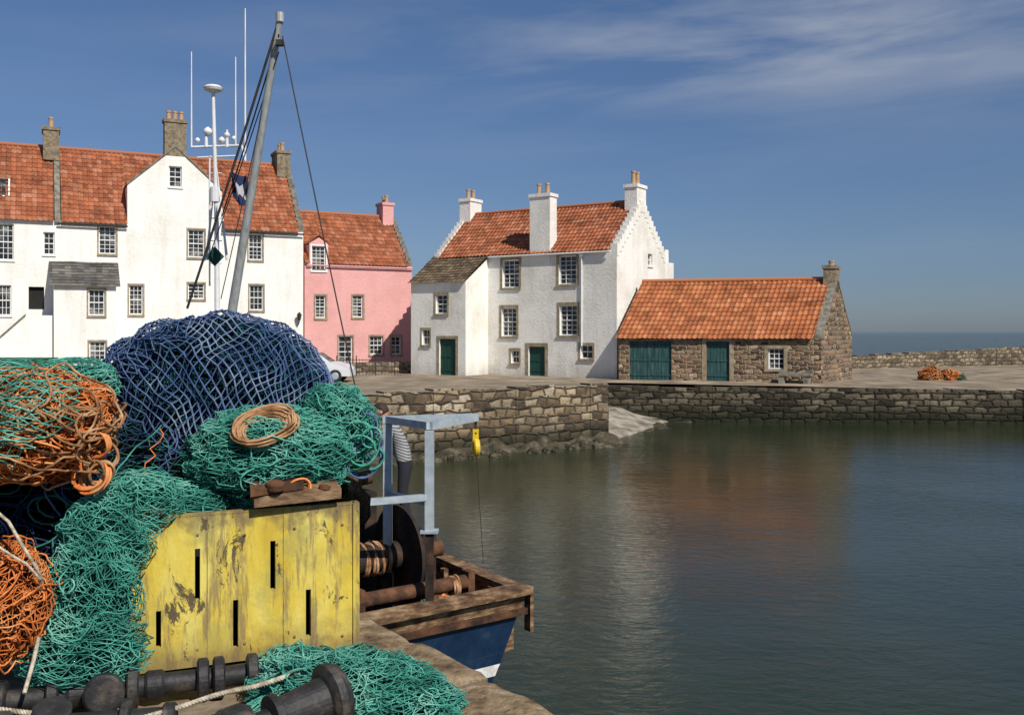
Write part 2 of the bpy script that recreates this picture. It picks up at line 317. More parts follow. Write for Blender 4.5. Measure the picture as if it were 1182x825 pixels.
def window(mb,fr,o,cols=2,rows=2,fm=0,gm=1,dep=.14,bar=.025):
    a,b,c,d=o; fw=.06
    mb.face([fr.pt(a,-dep-.03,c),fr.pt(b,-dep-.03,c),fr.pt(b,-dep-.03,d),fr.pt(a,-dep-.03,d)],gm)
    fbox(mb,fr,a,a+fw,-dep-.05,-dep+.03,c,d,fm);fbox(mb,fr,b-fw,b,-dep-.05,-dep+.03,c,d,fm)
    fbox(mb,fr,a+fw,b-fw,-dep-.05,-dep+.028,c,c+fw,fm);fbox(mb,fr,a+fw,b-fw,-dep-.05,-dep+.028,d-fw,d,fm)
    mid=(c+d)/2
    fbox(mb,fr,a+fw,b-fw,-dep-.05,-dep+.024,mid-.028,mid+.028,fm)
    for sa,sb in ((c+fw,mid-.03),(mid+.03,d-fw)):
        for k in range(1,cols+1):
            x=a+fw+(b-a-2*fw)*k/(cols+1); fbox(mb,fr,x-bar/2,x+bar/2,-dep-.045,-dep+.01,sa,sb,fm)
        for k in range(1,rows):
            z=sa+(sb-sa)*k/rows; fbox(mb,fr,a+fw,b-fw,-dep-.045,-dep+.006,z-bar/2,z+bar/2,fm)
    fbox(mb,fr,a-.06,b+.06,.002,.06,c-.09,c-.003,fm)
def margin(mb,fr,o,w=.16,m=0,p=.02,sill=True):
    a,b,c,d=o
    fbox(mb,fr,a-w,a-.002,-.02,p,c,d,m);fbox(mb,fr,b+.002,b+w,-.02,p,c,d,m)
    fbox(mb,fr,a-w,b+w,-.02,p+.003,d+.002,d+w,m)
    if sill: fbox(mb,fr,a-w,b+w,-.02,p+.05,c-.12,c-.1+.098,m)
def door(mb,fr,o,m=0,planks=5,dep=.12,leaves=1):
    a,b,c,d=o; n=planks
    for k in range(n):
        x0=a+(b-a)*k/n; x1=a+(b-a)*(k+1)/n; fbox(mb,fr,x0+.008,x1-.008,-dep-.05,-dep+.004*(k%2),c,d,m)
    mb.face([fr.pt(a,-dep-.06,c),fr.pt(b,-dep-.06,c),fr.pt(b,-dep-.06,d),fr.pt(a,-dep-.06,d)],m)
    for l in range(leaves):
        x0=a+(b-a)*l/leaves+.05; x1=a+(b-a)*(l+1)/leaves-.05
        for z in (c+.25,(c+d)/2,d-.3): fbox(mb,fr,x0,x1,-dep+.006,-dep+.03,z,z+.09,m)
def roof(mb,fr,s0,s1,o0,z0,o1,z1,m=0,per=.25,row=.34,amp=.04,sag=.07):
    a=fr.pt(0,o0,z0);b=fr.pt(0,o1,z1); sl=(b-a); Ls=sl.length; sl/=Ls
    u3=V((fr.u.x,fr.u.y,0)); nn=u3.cross(sl).normalized()
    if nn.z<0: nn=-nn
    ts=[]; k=0
    while k*row<Ls:
        ts.append((k*row+.002,.035)); ts.append((min((k+1)*row,Ls),0.0)); k+=1
    ns=max(4,int((s1-s0)/per*6)); P=[];UV=[]
    for t,dz in ts:
        r=[];ur=[]
        for i in range(ns+1):
            s=s0+(s1-s0)*i/ns; ph=(s/per)%1
            h=amp*(math.sin(2*math.pi*ph) if ph<.5 else .35*math.sin(2*math.pi*ph))
            h+=-sag*math.sin(math.pi*(s-s0)/(s1-s0))*math.sin(math.pi*t/Ls)+.035*noise.noise(V((s*1.1,t*1.1,z0)))
            r.append(fr.pt(s,o0,z0)+sl*t+nn*(h+dz+.02)); ur.append((s/per,(t-.001)/row-.002 if dz==0 else t/row+.01))
        P.append(r);UV.append(ur)
    mb.grid(P,m,UV,False)
def crow(mb,fr,sE,zE,sR,zR,n,m=0,th=.38,pr=.025):
    for i in range(n):
        a=sE+(sR-sE)*i/n;b=sE+(sR-sE)*(i+1)/n
        zb=zE+(zR-zE)*i/n-.35; zt=zE+(zR-zE)*(i+1)/n+.04+.03*random.random()
        fbox(mb,fr,min(a,b)+.002,max(a,b)-.002,-th,pr+.004*(i%2),zb,zt,m)
def chimney(mb,fr,s,o,w,dp,z0,z1,pots=2,m=0,pm_=1,ph=.55,axis='s'):
    fbox(mb,fr,s-w/2,s+w/2,o-dp/2,o+dp/2,z0,z1,m)
    fbox(mb,fr,s-w/2-.06,s+w/2+.06,o-dp/2-.06,o+dp/2+.06,z1-.16,z1+.02,m)
    for k in range(pots):
        t=(k+.5)/pots-.5
        p=fr.pt(s+(t*w*.85 if axis=='s' else 0),o+(t*dp*.85 if axis!='s' else 0),z1+.02)
        mb.lathe(p,(0,0,1),[(0,.15),(.08,.13),(ph-.12,.11),(ph-.1,.14),(ph,.14),(ph,.09),(ph-.2,.085)],12,pm_)
def nepus(mb,fr,s0,s1,zE,zS,zA,oR,zR,m=0,mr=1,rs=None):
    k=oR/(zR-zE); oS=k*(zS-zE); oA=k*(min(zA,zR)-zE); sm=(s0+s1)/2
    for s in (s0,s1): mb.face([fr.pt(s,0,zE-.05),fr.pt(s,0,zS),fr.pt(s,oS,zS)],m)
    for s in (s0,s1):
        e=-.08 if s==s0 else .08
        A=fr.pt(s+e,.05,zS+.04);B=fr.pt(s+e,oS-.1,zS+.04);C=fr.pt(sm,oA-.1,zA+.12);D=fr.pt(sm,.05,zA+.12)
        n=10;P=[];UV=[]
        for i in range(n+1):
            P.append([A.lerp(D,i/n).lerp(B.lerp(C,i/n),j/8) for j in range(9)]); UV.append([(j*1.4,i*.8) for j in range(9)])
        mb.grid(P,mr,UV,False)
G0=1.3
# ---- central white house
u=V((.838,-.546)).normalized(); R=V((5.5,50)); L=12.06
O=R-u*L; fr=Fr(O,u); zE,zR,dp=8.5,11.35,6.2
e=empty('white_harbour_house',(0,53,1.7))
mb=MB(M['white2']);wf=MB(M['frame'],M['glass'],M['trim'],M['greendoor'])
ops=[]
for x0,x1,y0,y1 in ((580,599,300,332),(645,665,295,328),(579,596,355,388),(646,666,352,387)):
    o=fr.op(x0,x1,y0,y1); ops.append(o); window(wf,fr,o,2,3); margin(wf,fr,o,.15,2)
for x0,x1,y0,y1 in ((590,599,404,419),(670,684,398,414)):
    o=fr.op(x0,x1,y0,y1); ops.append(o); window(wf,fr,o,1,1); margin(wf,fr,o,.12,2)
o=fr.op(610,629,400,438); o=(o[0],o[1],1.72,o[3]); ops.append(o); door(wf,fr,o,3); margin(wf,fr,o,.2,2,sill=False)
wall(mb,fr,G0,[(0,zE,L,zE)],ops)
g=Fr(fr.pt(L,0,0).to_2d(),-fr.n,fr.u)
gops=[g.op(748,753,293,307)]
window(wf,g,gops[0],0,1)
wall(mb,g,G0,[(0,zE,dp/2,zR),(dp/2,zR,dp,zE)],gops)
gl=Fr(fr.pt(0,-dp,0).to_2d(),fr.n,-fr.u); wall(mb,gl,G0,[(0,zE,dp/2,zR),(dp/2,zR,dp,zE)])
bk=Fr(fr.pt(L,-dp,0).to_2d(),-fr.u,-fr.n); wall(mb,bk,G0,[(0,zE,L,zE)])
crow(mb,g,0,zE,dp/2,zR,11);crow(mb,g,dp,zE,dp/2,zR,11)
crow(mb,gl,0,zE,dp/2,zR,11);crow(mb,gl,dp,zE,dp/2,zR,11)
rm=MB(M['tile'],M['tilebrown'])
roof(rm,fr,.36,L-.36,.16,zE-.05,-dp/2,zR,0); roof(rm,fr,.36,L-.36,-dp-.1,zE-.05,-dp/2,zR,0)
rm.tube([fr.pt(.36+(L-.72)*i/24,-dp/2,zR+.03+.02*noise.noise(V((i,0,0)))) for i in range(25)],.12,8,0)
p=fr.sh(0,2.19); zp=6.95; lp=3.86; ops2=[]
o=p.op(503,516,340,362); ops2.append(o); window(wf,p,o,1,2); margin(wf,p,o,.13,2)
o=p.op(487,496,380,398); ops2.append(o); window(wf,p,o,1,1); margin(wf,p,o,.1,2)
o=p.op(507,526,391,433); o=(o[0],o[1],1.72,o[3]); ops2.append(o); door(wf,p,o,3); margin(wf,p,o,.17,2,sill=False)
wall(mb,p,G0,[(0,zp,lp,zp)],ops2)
sd=Fr(p.pt(lp,0,0).to_2d(),-fr.n,fr.u); wall(mb,sd,G0,[(0,zp,2.19,8.35)])
sl=Fr(fr.pt(0,0,0).to_2d(),fr.n,-fr.u); wall(mb,sl,G0,[(0,8.35,2.19,zp)])
roof(rm,fr,-.12,lp+.08,2.36,zp-.05,-.25,8.72,1,.3,.3,.015)
cm=MB(M['white2'],M['pot'],M['chim'])
s,_=fr.hit(623.5); chimney(cm,fr,s,-.33,1.3,.75,zE-.6,11.75,2,0,1,.6)
chimney(cm,fr,L-.42,-dp/2,.75,1.15,10.6,12.25,2,0,1,.75,'o')
chimney(cm,fr,.42,-dp/2,.8,1.2,10.6,12.3,2,0,1,.6,'o')
s,_=fr.hit(672); cm2=MB(M['frame']); cm2.tube([fr.pt(s,.07,zE-.1),fr.pt(s,.07,3.4)],.045,8,0); fbox(cm2,fr,s-.1,s+.1,.02,.16,zE-.3,zE-.1)
cm2.tube([fr.pt(lp+.1,.16,zE-.1),fr.pt(L-.3,.16,zE-.12)],.05,8,0)
mb.build('harled_walls',e);wf.build('windows_and_doors',e);rm.build('pantile_roof',e);cm.build('chimneys',e);cm2.build('gutter_downpipe',e)
bb=MB(M['white2'],M['chim']); bx=Fr(g.pt(dp,0,0).to_2d(),g.u,g.n); fbox(bb,bx,0,1.3,-2,-.05,G0,8.2,0); fbox(bb,bx,.9,1.35,-1.2,-.4,8.2,9.0,0); bb.build('rear_stair_turret',e)
# ---- stone boat shed
A=V((5.5,49.1)); B=V((15.09,46.5)); us=(B-A); Ls=us.length; gn_=V((-.549,-.836))
fs=Fr(A,us,gn_); e=empty('stone_boat_shed',(10,49,1.7)); zE,zR,dp=3.85,6.85,6.0
mb=MB(M['shedstone'],M['skew']);wf=MB(M['frame'],M['glass'],M['trim'],M['tealdoor'],M['dark'])
ops=[]
o=fs.op(726,775,393,441); o=(o[0],o[1],1.66,3.68); ops.append(o); door(wf,fs,o,3,12,.1,2)
o=fs.op(815,842,393,439); o=(o[0],o[1],1.66,3.68); ops.append(o); door(wf,fs,o,3,7,.1); margin(wf,fs,o,.2,2,sill=False)
o=fs.op(886,905,402,426); ops.append(o); window(wf,fs,o,2,2); margin(wf,fs,o,.15,2)
wall(mb,fs,G0,[(0,zE,Ls,zE)],ops)
g=Fr(fs.pt(Ls,0,0).to_2d(),-fs.n,fs.u); wall(mb,g,G0,[(0,zE,dp/2,zR),(dp/2,zR,dp,zE)])
gl=Fr(fs.pt(0,-dp,0).to_2d(),fs.n,-fs.u); wall(mb,gl,G0,[(0,zE,dp/2,zR),(dp/2,zR,dp,zE)])
bk=Fr(fs.pt(Ls,-dp,0).to_2d(),-fs.u,-fs.n); wall(mb,bk,G0,[(0,zE,Ls,zE)])
for sE in (0,dp):
    n=7
    for i in range(n):
        a=g.pt(sE+(dp/2-sE)*i/n,.03,zE+(zR-zE)*i/n-.02);b=g.pt(sE+(dp/2-sE)*(i+.98)/n,.03,zE+(zR-zE)*(i+.98)/n-.02)
        mb.box(a,b-a,V((-g.n.x,-g.n.y,0))*.36,V((0,0,.15+.02*random.random())),1)
rm=MB(M['tile2']); roof(rm,fs,-.1,Ls-.34,.18,zE-.06,-dp/2,zR); roof(rm,fs,-.1,Ls-.34,-dp-.1,zE-.06,-dp/2,zR)
rm.tube([fs.pt(-.1+(Ls-.3)*i/20,-dp/2,zR+.03) for i in range(21)],.12,8,0)
cm=MB(M['chim'],M['pot']); chimney(cm,fs,Ls-.3,-dp/2,.6,.75,6.2,7.55,1,0,1,.25)
mb.build('rubble_walls',e);wf.build('doors_and_window',e);rm.build('pantile_roof',e);cm.build('chimney',e)
bm_=MB(M['skew'],M['dark']); b0=fs.sh(Ls-1.9,.25)
fbox(bm_,b0,0,1.6,0,.5,2.02,2.12,0);fbox(bm_,b0,.1,.35,.05,.45,1.6,2.02,0);fbox(bm_,b0,1.25,1.5,.05,.45,1.6,2.02,0);fbox(bm_,b0,.0,1.6,.02,.06,2.12,2.2,0)
bm_.build('stone_bench',None,b0.pt(0,0,1.7))
# ---- left terrace
ul=V((.894,.447)).normalized(); fl=Fr(V((-12.27,56))-ul*22,ul); zE,zR,dp=10.0,14.4,7.0
sdv,_=fl.hit(66); LT=22
e1=empty('white_terrace_house',(-30,50,1.7)); e2=empty('white_gabled_house',(-18,54,1.7))
def slopeback(mb,fr,s0,s1,zE,zR,dp):
    gr=Fr(fr.pt(s1,0,0).to_2d(),-fr.n,fr.u); wall(mb,gr,G0,[(0,zE,dp/2,zR),(dp/2,zR,dp,zE)])
    gl=Fr(fr.pt(s0,-dp,0).to_2d(),fr.n,-fr.u); wall(mb,gl,G0,[(0,zE,dp/2,zR),(dp/2,zR,dp,zE)])
    bk=Fr(fr.pt(s1,-dp,0).to_2d(),-fr.u,-fr.n); wall(mb,bk,G0,[(0,zE,s1-s0,zE)])
    return gr,gl
mb=MB(M['white'],M['skew']);wf=MB(M['frame'],M['glass'],M['dark']);ops=[]
for x0,x1,y0,y1,c,r in ((-70,-52,256,298,2,3),(-3,16,258,300,2,3),(50,63,268,294,1,2),(-70,-55,329,362,2,2),(-3,13,329,364,2,2),(43,62,390,404,2,1)):
    o=fl.op(x0,x1,y0,y1); ops.append(o); window(wf,fl,o,c,r)
o=fl.op(33,51,331,357); ops.append(o); wf.face([fl.pt(o[0],-.2,o[2]),fl.pt(o[1],-.2,o[2]),fl.pt(o[1],-.2,o[3]),fl.pt(o[0],-.2,o[3])],2)
wall(mb,fl,G0,[(0,zE,sdv,zE)],ops); slopeback(mb,fl,0,sdv-.01,zE,zR,dp)
s0,z0=fl.hit(-40,402);s1,z1=fl.hit(30,362);s2=fl.hit(60)[0]
for o_ in (1.25,.02):
    ff=fl.sh(0,o_); wall(mb,ff,G0,[(s0,2.3,s1,z1-.1),(s1,z1-.1,s2,z1-.1)])
n=14
for i in range(n):
    a=s0+(s1-s0)*i/n;b=s0+(s1-s0)*(i+1)/n; zt=2.3+(z1-2.5)*(i+.5)/n-.5
    fbox(mb,fl,a,b,.03,1.2,G0,zt,1)
mb.face([fl.pt(s1,.02,z1-.1),fl.pt(s2,.02,z1-.1),fl.pt(s2,1.25,z1-.1),fl.pt(s1,1.25,z1-.1)],1)
mb.face([fl.pt(s2,.02,G0),fl.pt(s2,1.25,G0),fl.pt(s2,1.25,z1-.1),fl.pt(s2,.02,z1-.1)],0)
for i in range(8):
    a=i/8;b=(i+1)/8
    mb.box(fl.pt(s0+(s1-s0)*a,1.17,2.3+(z1-2.4)*a+.0),fl.pt(s0+(s1-s0)*b,1.17,2.3+(z1-2.4)*b)-fl.pt(s0+(s1-s0)*a,1.17,2.3+(z1-2.4)*a),V((fl.n.x,fl.n.y,0))*.16,V((0,0,.09)),1)
rm=MB(M['tile'],M['glass'],M['frame']); roof(rm,fl,0,sdv-.15,.18,zE-.08,-dp/2,zR); roof(rm,fl,0,sdv-.15,-dp-.1,zE-.08,-dp/2,zR)
rm.tube([fl.pt(sdv*i/20,-dp/2,zR+.03) for i in range(21)],.12,8,0)
for px in (-2,):
    s,_=fl.hit(px)
    for (a,b,off,mm) in ((-.5,.5,.10,2),(-.42,.42,.13,1)):
        q=[]
        for (ss,t) in ((a,.26),(b,.26),(b,.5),(a,.5)):
            if mm==1: t=.27 if t<.3 else .49
            q.append(fl.pt(s+ss,-dp/2*t+.0,zE+(zR-zE)*t+off))
        rm.face(q,mm)
cm=MB(M['chim'],M['pot']); chimney(cm,fl,sdv-.25,-dp/2+.15,.8,1.5,13.6,15.4,2,0,1,.6,'o')
sk=MB(M['skew'])
for sg in (0,1):
    oo=.15 if not sg else -dp-.1
    a=fl.pt(sdv-.12,oo,zE-.1);b=fl.pt(sdv-.12,-dp/2,zR+.02); sk.box(a,b-a,V((ul.x,ul.y,0))*.28,V((0,0,.22)))
mb.build('harled_walls',e1);wf.build('windows',e1);rm.build('pantile_roof',e1);cm.build('chimney',e1);sk.build('stone_skew',e1)
# gabled house
mb=MB(M['white'],M['tile'],M['skew']);wf=MB(M['frame'],M['glass'],M['dark'],M['trim']);ops=[]
for x0,x1,y0,y1,c,r in ((114,134,261,293,2,3),(195,210,192,216,1,2),(217,236,265,297,2,3),(287,303,270,300,2,3),(149,165,329,363,2,3),(217,236,327,345,2,2),(288,304,329,358,2,2),(165,182,389,412,2,2),(230,246,389,412,2,2),(300,318,389,412,2,2)):
    o=fl.op(x0,x1,y0,y1); ops.append(o); window(wf,fl,o,c,r)
    if y0>200: margin(wf,fl,o,.08,3,.015)
a0=fl.hit(147)[0];a1=fl.hit(256)[0]; zS=12.1; zA=14.35; am=(a0+a1)/2
wall(mb,fl,G0,[(sdv,zE,a0,zE),(a0,zS,am,zA),(am,zA,a1,zS),(a1,zE,LT,zE)],ops)
nepus(mb,fl,a0,a1,zE,zS,zA,-dp/2,zR,0,1)
for (sa,sb) in ((a0-.02,am),(a1+.02,am)):
    a=fl.pt(sa,-.3,zS+.02);b=fl.pt(sb,-.3,zA+.03); mb.box(a,b-a,V((fl.n.x,fl.n.y,0))*.36,V((0,0,.12)),2)
gr,gl=slopeback(mb,fl,sdv+.01,LT,zE,zR,dp)
crow(mb,gr,0,zE,dp/2,zR,13,2,.3);crow(mb,gr,dp,zE,dp/2,zR,13,2,.3)
rm=MB(M['tile'],M['slate']); roof(rm,fl,sdv+.2,a0,.18,zE-.08,-dp/2,zR);roof(rm,fl,a1,LT-.28,.18,zE-.08,-dp/2,zR)
roof(rm,fl,a0,a1,-1.72,12.16,-dp/2,zR); roof(rm,fl,sdv+.2,LT-.36,-dp-.1,zE-.08,-dp/2,zR)
rm.tube([fl.pt(sdv+(LT-sdv-.3)*i/20,-dp/2,zR+.03) for i in range(21)],.12,8,0)
cm=MB(M['chim'],M['pot']); chimney(cm,fl,am,-.3,1.15,.65,13.9,15.9,3,0,1,.5)
chimney(cm,fl,LT-.5,-dp/2,.8,1.5,13.6,15.2,2,0,1,.55,'o')
pf=fl.sh(0,1.5); q0=pf.hit(62)[0];q1=pf.hit(134)[0]; 
po=[pf.op(102,121,334,364),pf.op(103,122,394,416)]
for o in po: window(wf,pf,o,2,2); margin(wf,pf,o,.08,3,.015)
zp0=pf.hit(100,329)[1]; zp1=fl.hit(100,303)[1]
wall(mb,pf,G0,[(q0,zp0,q1,zp0)],po)
for s_ in (q0,q1): 
    w2=Fr(fl.pt(s_,0,0).to_2d(),fl.n,fl.u); wall(mb,w2,G0,[(0,zp1,1.5,zp0)])
roof(rm,fl,q0-.2,q1+.2,1.7,zp0-.1,0.02,zp1,1,.3,.25,.004,0)
gu=MB(M['wire']); gu.tube([fl.pt(a1,.2,zE-.15),fl.pt(LT,.2,zE-.15)],.05,6);gu.tube([fl.pt(sdv,.2,zE-.15),fl.pt(a0,.2,zE-.15)],.05,6)
s,zz=fl.hit(344,370); gu.tube([fl.pt(s,0,zz-.25),fl.pt(s,.3,zz-.1),fl.pt(s,.3,zz)],.03,6); gu.lathe(fl.pt(s,.3,zz),(0,0,1),[(0,.08),(.35,.16),(.5,.02)],6)
mb.build('harled_walls',e2);wf.build('windows',e2);rm.build('roof',e2);cm.build('chimneys',e2);gu.build('gutters_and_lantern',e2)
# ---- pink house
up=V((.868,.498)).normalized(); fp=Fr((-12.45,57.2),up); Lp=7.0; zE,zR,dp=8.3,11.7,6.0
e=empty('pink_harled_house',(-9,59,1.7)); mb=MB(M['pink'],M['tile'],M['skew']);wf=MB(M['frame'],M['glass'],M['trim']);ops=[]
for x0,x1,y0,y1,c,r in ((360,376,284,312,2,3),(364,376,341,367,1,3),(407,419,341,366,1,3),(391,407,388,424,1,3),(427,442,388,409,2,2),(452,463,388,409,1,2)):
    o=fp.op(x0,x1,y0,y1); ops.append(o); window(wf,fp,o,c,r); margin(wf,fp,o,.1,0 if y0<300 else 2,.015)
b0=fp.hit(357)[0];b1=fp.hit(379)[0]; zS=fp.hit(368,286)[1]; zA=fp.hit(368,274)[1]; bm2=(b0+b1)/2
wall(mb,fp,G0,[(0,zE,b0,zE),(b0,zS+.25,bm2,zA),(bm2,zA,b1,zS+.25),(b1,zE,Lp,zE)],ops)
nepus(mb,fp,b0,b1,zE,zS+.2,zA,-dp/2,zR)
gr,gl=slopeback(mb,fp,0,Lp,zE,zR,dp); crow(mb,gr,0,zE,dp/2,zR,12,2,.3);crow(mb,gr,dp,zE,dp/2,zR,12,2,.3)
rm=MB(M['tile']); roof(rm,fp,0,b0,.14,zE-.06,-dp/2,zR);roof(rm,fp,b1,Lp-.3,.14,zE-.06,-dp/2,zR);roof(rm,fp,b0,b1,-.75,zE+.85,-dp/2,zR);roof(rm,fp,0,Lp-.36,-dp,zE-.06,-dp/2,zR)
rm.tube([fp.pt((Lp-.3)*i/20,-dp/2,zR+.03) for i in range(21)],.12,8,0)
cm=MB(M['pink'],M['pot']); chimney(cm,fp,Lp-.6,-dp/2,.75,1.1,11,12.6,2,0,1,.5,'o')
cm.tube([fp.pt(.1,.16,zE-.14),fp.pt(Lp,.16,zE-.14)],.05,6,0)
mb.build('pink_walls',e);wf.build('windows',e);rm.build('pantile_roof',e);cm.build('chimney',e)
def stonewall(name,pts,th,z0,tops,mat,cope=None,jt=.03):
    mb=MB(mat,cope or mat); s=0
    P3=lambda v,z:V((v.x,v.y,z))
    for i in range(len(pts)-1):
        a=V(pts[i]);b=V(pts[i+1]);d=(b-a);Ln=d.length;d/=Ln;n=V((d.y,-d.x)); k=max(1,int(Ln/.8))
        for j in range(k):
            s0=Ln*j/k;s1=Ln*(j+1)/k; t0=tops[i]+(tops[i+1]-tops[i])*j/k; t1=tops[i]+(tops[i+1]-tops[i])*(j+1)/k; jit=random.uniform(-jt,jt); oj=random.uniform(0,.04)
            p=[a+d*s0+n*oj,a+d*s1+n*oj]; q=[x-n*(th+oj) for x in p]
            T=[t0+jit,t1+jit+random.uniform(-.012,.012)]
            mb.face([P3(p[0],z0),P3(p[1],z0),P3(p[1],T[1]),P3(p[0],T[0])],0,[(s+s0,z0),(s+s1,z0),(s+s1,T[1]),(s+s0,T[0])])
            mb.face([P3(q[1],z0),P3(q[0],z0),P3(q[0],T[0]),P3(q[1],T[1])],0,[(s+s0,z0),(s+s1,z0),(s+s1,T[1]),(s+s0,T[0])])
            mb.face([P3(p[0],T[0]),P3(p[1],T[1]),P3(q[1],T[1]),P3(q[0],T[0])],1,[(s+s0,0),(s+s1,0),(s+s1,th),(s+s0,th)])
            for v,w,z in ((p[0],q[0],T[0]),(p[1],q[1],T[1])):
                mb.face([P3(v,z0),P3(w,z0),P3(w,z),P3(v,z)],0,[(0,z0),(th,z0),(th,z),(0,z)])
        s+=Ln
    return mb.build(name)
stonewall('garden_wall',[(-9.9,54.6),(-5.6,56.2)],.35,1.3,[2.35,2.4],M['parastone'])
e=empty('iron_railings',(-8,52,1.8)); mb=MB(M['wire'])
ra=V((-9.6,52.2));rb=V((-5.9,53.6)); n=22
for i in range(n+1):
    p=ra.lerp(rb,i/n); mb.tube([(p.x,p.y,1.7),(p.x,p.y,2.7 if i%6 else 2.85)],.010 if i%6 else .03,5)
for z in (1.95,2.6): mb.tube([(ra.x,ra.y,z),(rb.x,rb.y,z)],.018,5)
mb.build('bars',e)
# ---------------------------------------------------------------- ground
def clamp(x,a=0,b=1): return max(a,min(b,x))
def zf(x,y):
    yw=33.7+.64*x; t=clamp((y-yw)/14); zl=2.15-.42*t
    zr=1.5+.2*clamp((y-44)/3)*(1-clamp((x-16)/5)); w=clamp((x-3.6)/2.2); w=w*w*(3-2*w)
    if y>45: w=clamp((x+2)/6)
    return zl*(1-w)+zr*w+.025*noise.noise(V((x*.5,y*.5,0)))
outline=[(-80,24.3),(-14.7,24.3),(-8,28.6),(-2.65,32),(3.6,36),(4.4,44.5),(23,42.9),(60,40),(100,37),(100,102),(41,76.3),(25,69.3),(14,64.7),(-20,98),(-80,98)]
pts=[V(p) for p in outline]; n0=len(pts)
def inside(x,y):
    c=False;j=n0-1
    for i in range(n0):
        xi,yi=outline[i];xj,yj=outline[j]
        if (yi>y)!=(yj>y) and x<(xj-xi)*(y-yi)/(yj-yi)+xi: c=not c
        j=i
    return c
xx=-78
while xx<98:
    yy=26
    while yy<98:
        if inside(xx,yy) and all(inside(xx+a,yy+b) for a,b in ((.7,0),(-.7,0),(0,.7),(0,-.7))): pts.append(V((xx,yy)))
        yy+=2.0
    xx+=2.0
res=geometry.delaunay_2d_cdt(pts,[(i,(i+1)%n0) for i in range(n0)],[],1,1e-4)
gmb=MB(M['ground'])
gv=[(p.x,p.y,zf(p.x,p.y)) for p in res[0]]
for f in res[2]:
    gmb.face([gv[i] for i in f],0,None,False)
gmb.build('town_quay_ground')
stonewall('harbour_wall',[(-14.7,24.32),(-8,28.58),(-2.65,31.98),(3.6,35.98)],.6,-2,[2.18,2.18,2.2,2.2],M['wallstone'],M['cope'],.05)
stonewall('harbour_wall',[(3.62,36.0),(4.42,44.5)],.6,-2,[2.15,1.64],M['wallstone'],M['cope'])
stonewall('pier_wall',[(4.42,44.48),(23,42.88),(60,39.98),(100,36.98)],.7,-2,[1.62,1.54,1.54,1.54],M['pierstone'],M['cope'],.05)
stonewall('pier_parapet_wall',[(13.2,64.2),(25,69),(41,76),(100,101.8)],.6,1.2,[2.6,2.4,2.95,3.0],M['parastone'],M['skew'],.06)
mb=MB(M['sand'],M['weed'])
def patch(P00,P10,P11,P01,m,n=14,amp=.05,fq=1.3):
    P00,P10,P11,P01=map(V,(P00,P10,P11,P01)); P=[]
    for i in range(n+1):
        r=[]
        for j in range(n+1):
            p=P00.lerp(P10,i/n).lerp(P01.lerp(P11,i/n),j/n); p.z+=amp*noise.noise(p*fq); r.append(p)
        P.append(r)
    mb.grid(P,m)
patch((3.5,35.8,.05),(5.2,37,-.3),(7.8,44.4,-.1),(4.3,44.4,.8),0,22,.10)
patch((3.4,35.4,-.15),(6.2,36.6,-.5),(10.2,44.4,-.35),(6.2,44.4,.2),1,24,.3)
patch((-5,29.4,-.35),(5,35,-.35),(3.6,36.1,.3),(-4.5,31.0,.3),1,40,.35,1.8)
mb.build('slipway')
mb=MB(M['weed'])
rnd=random.Random(5)
for k in range(60):
    t=rnd.random(); x=-4+7.6*t; y=31.1+4.9*t-rnd.uniform(.15,1.5); r=rnd.uniform(.08,.28)
    Pq=[]
    for i in range(7):
        th=math.pi*i/6; Pq.append([V((x,y,.0))+V((math.sin(th)*math.cos(a_),math.sin(th)*math.sin(a_),math.cos(th)*.6))*r*(1+.5*noise.noise(V((i,a_,k)))) for a_ in [2*math.pi*j/8 for j in range(8)]])
    mb.grid(Pq,0,None,False,True)
mb.build('foreshore_boulders')
# near quay
ed=V((-.5910,.8066)).normalized(); eo=V((.10,3.97))
eb=eo-ed*16; el=V((-14.7,24.3))
mb=MB(M['quay'],M['wallstone'])
zq=2.6
mb.face([(eb.x,eb.y,zq),(el.x,el.y,zq),(-80,24.3,zq),(-80,-12,zq)],0)
wl=(el-eb).length
mb.face([(eb.x,eb.y,-2),(el.x,el.y,-2),(el.x,el.y,zq-.01),(eb.x,eb.y,zq-.01)],1,[(0,-2),(wl,-2),(wl,zq),(0,zq)])
mb.face([(el.x,el.y,1.5),(-80,24.3,1.5),(-80,24.3,zq),(el.x,el.y,zq)],1,[(0,0),(65,0),(65,1.1),(0,1.1)])
mb.build('near_quay')
mb=MB(M['coping']); s=0; nrm=V((ed.y,-ed.x))
if nrm.x<0: nrm=-nrm
while s<wl-1.2:
    l=random.uniform(.6,1.1); a=eb+ed*(s+.012)+nrm*(.05+random.uniform(0,.03)); z_=zq-.28+random.uniform(0,.015)
    nx,ny=12,5; P=[]
    for i in range(nx+1):
        r=[]
        for j in range(ny+1):
            q=a+ed*((l-.03)*i/nx)-nrm*(.42*j/ny); edge=(i in(0,nx))+(j in(0,ny)); h=.30+.012*noise.noise(V((q.x*6,q.y*6,0)))-.018*edge
            if j==0: q=q+nrm*.02*noise.noise(V((q.x*5,q.y*5,3)))
            r.append(V((q.x,q.y,z_+h)))
        P.append(r)
    mb.grid(P,0,None,False)
    for row in ([r[0] for r in P],[r[-1] for r in P],P[0],P[-1]):
        mb.grid([row,[V((p.x,p.y,z_)) for p in row]],0,None,False)
    s+=l
mb.build('quay_coping_kerb')
mb=MB(M['water']); S=9000
mb.face([(-S,-S,0),(S,-S,0),(S,S,0),(-S,S,0)]); mb.build('sea_water')
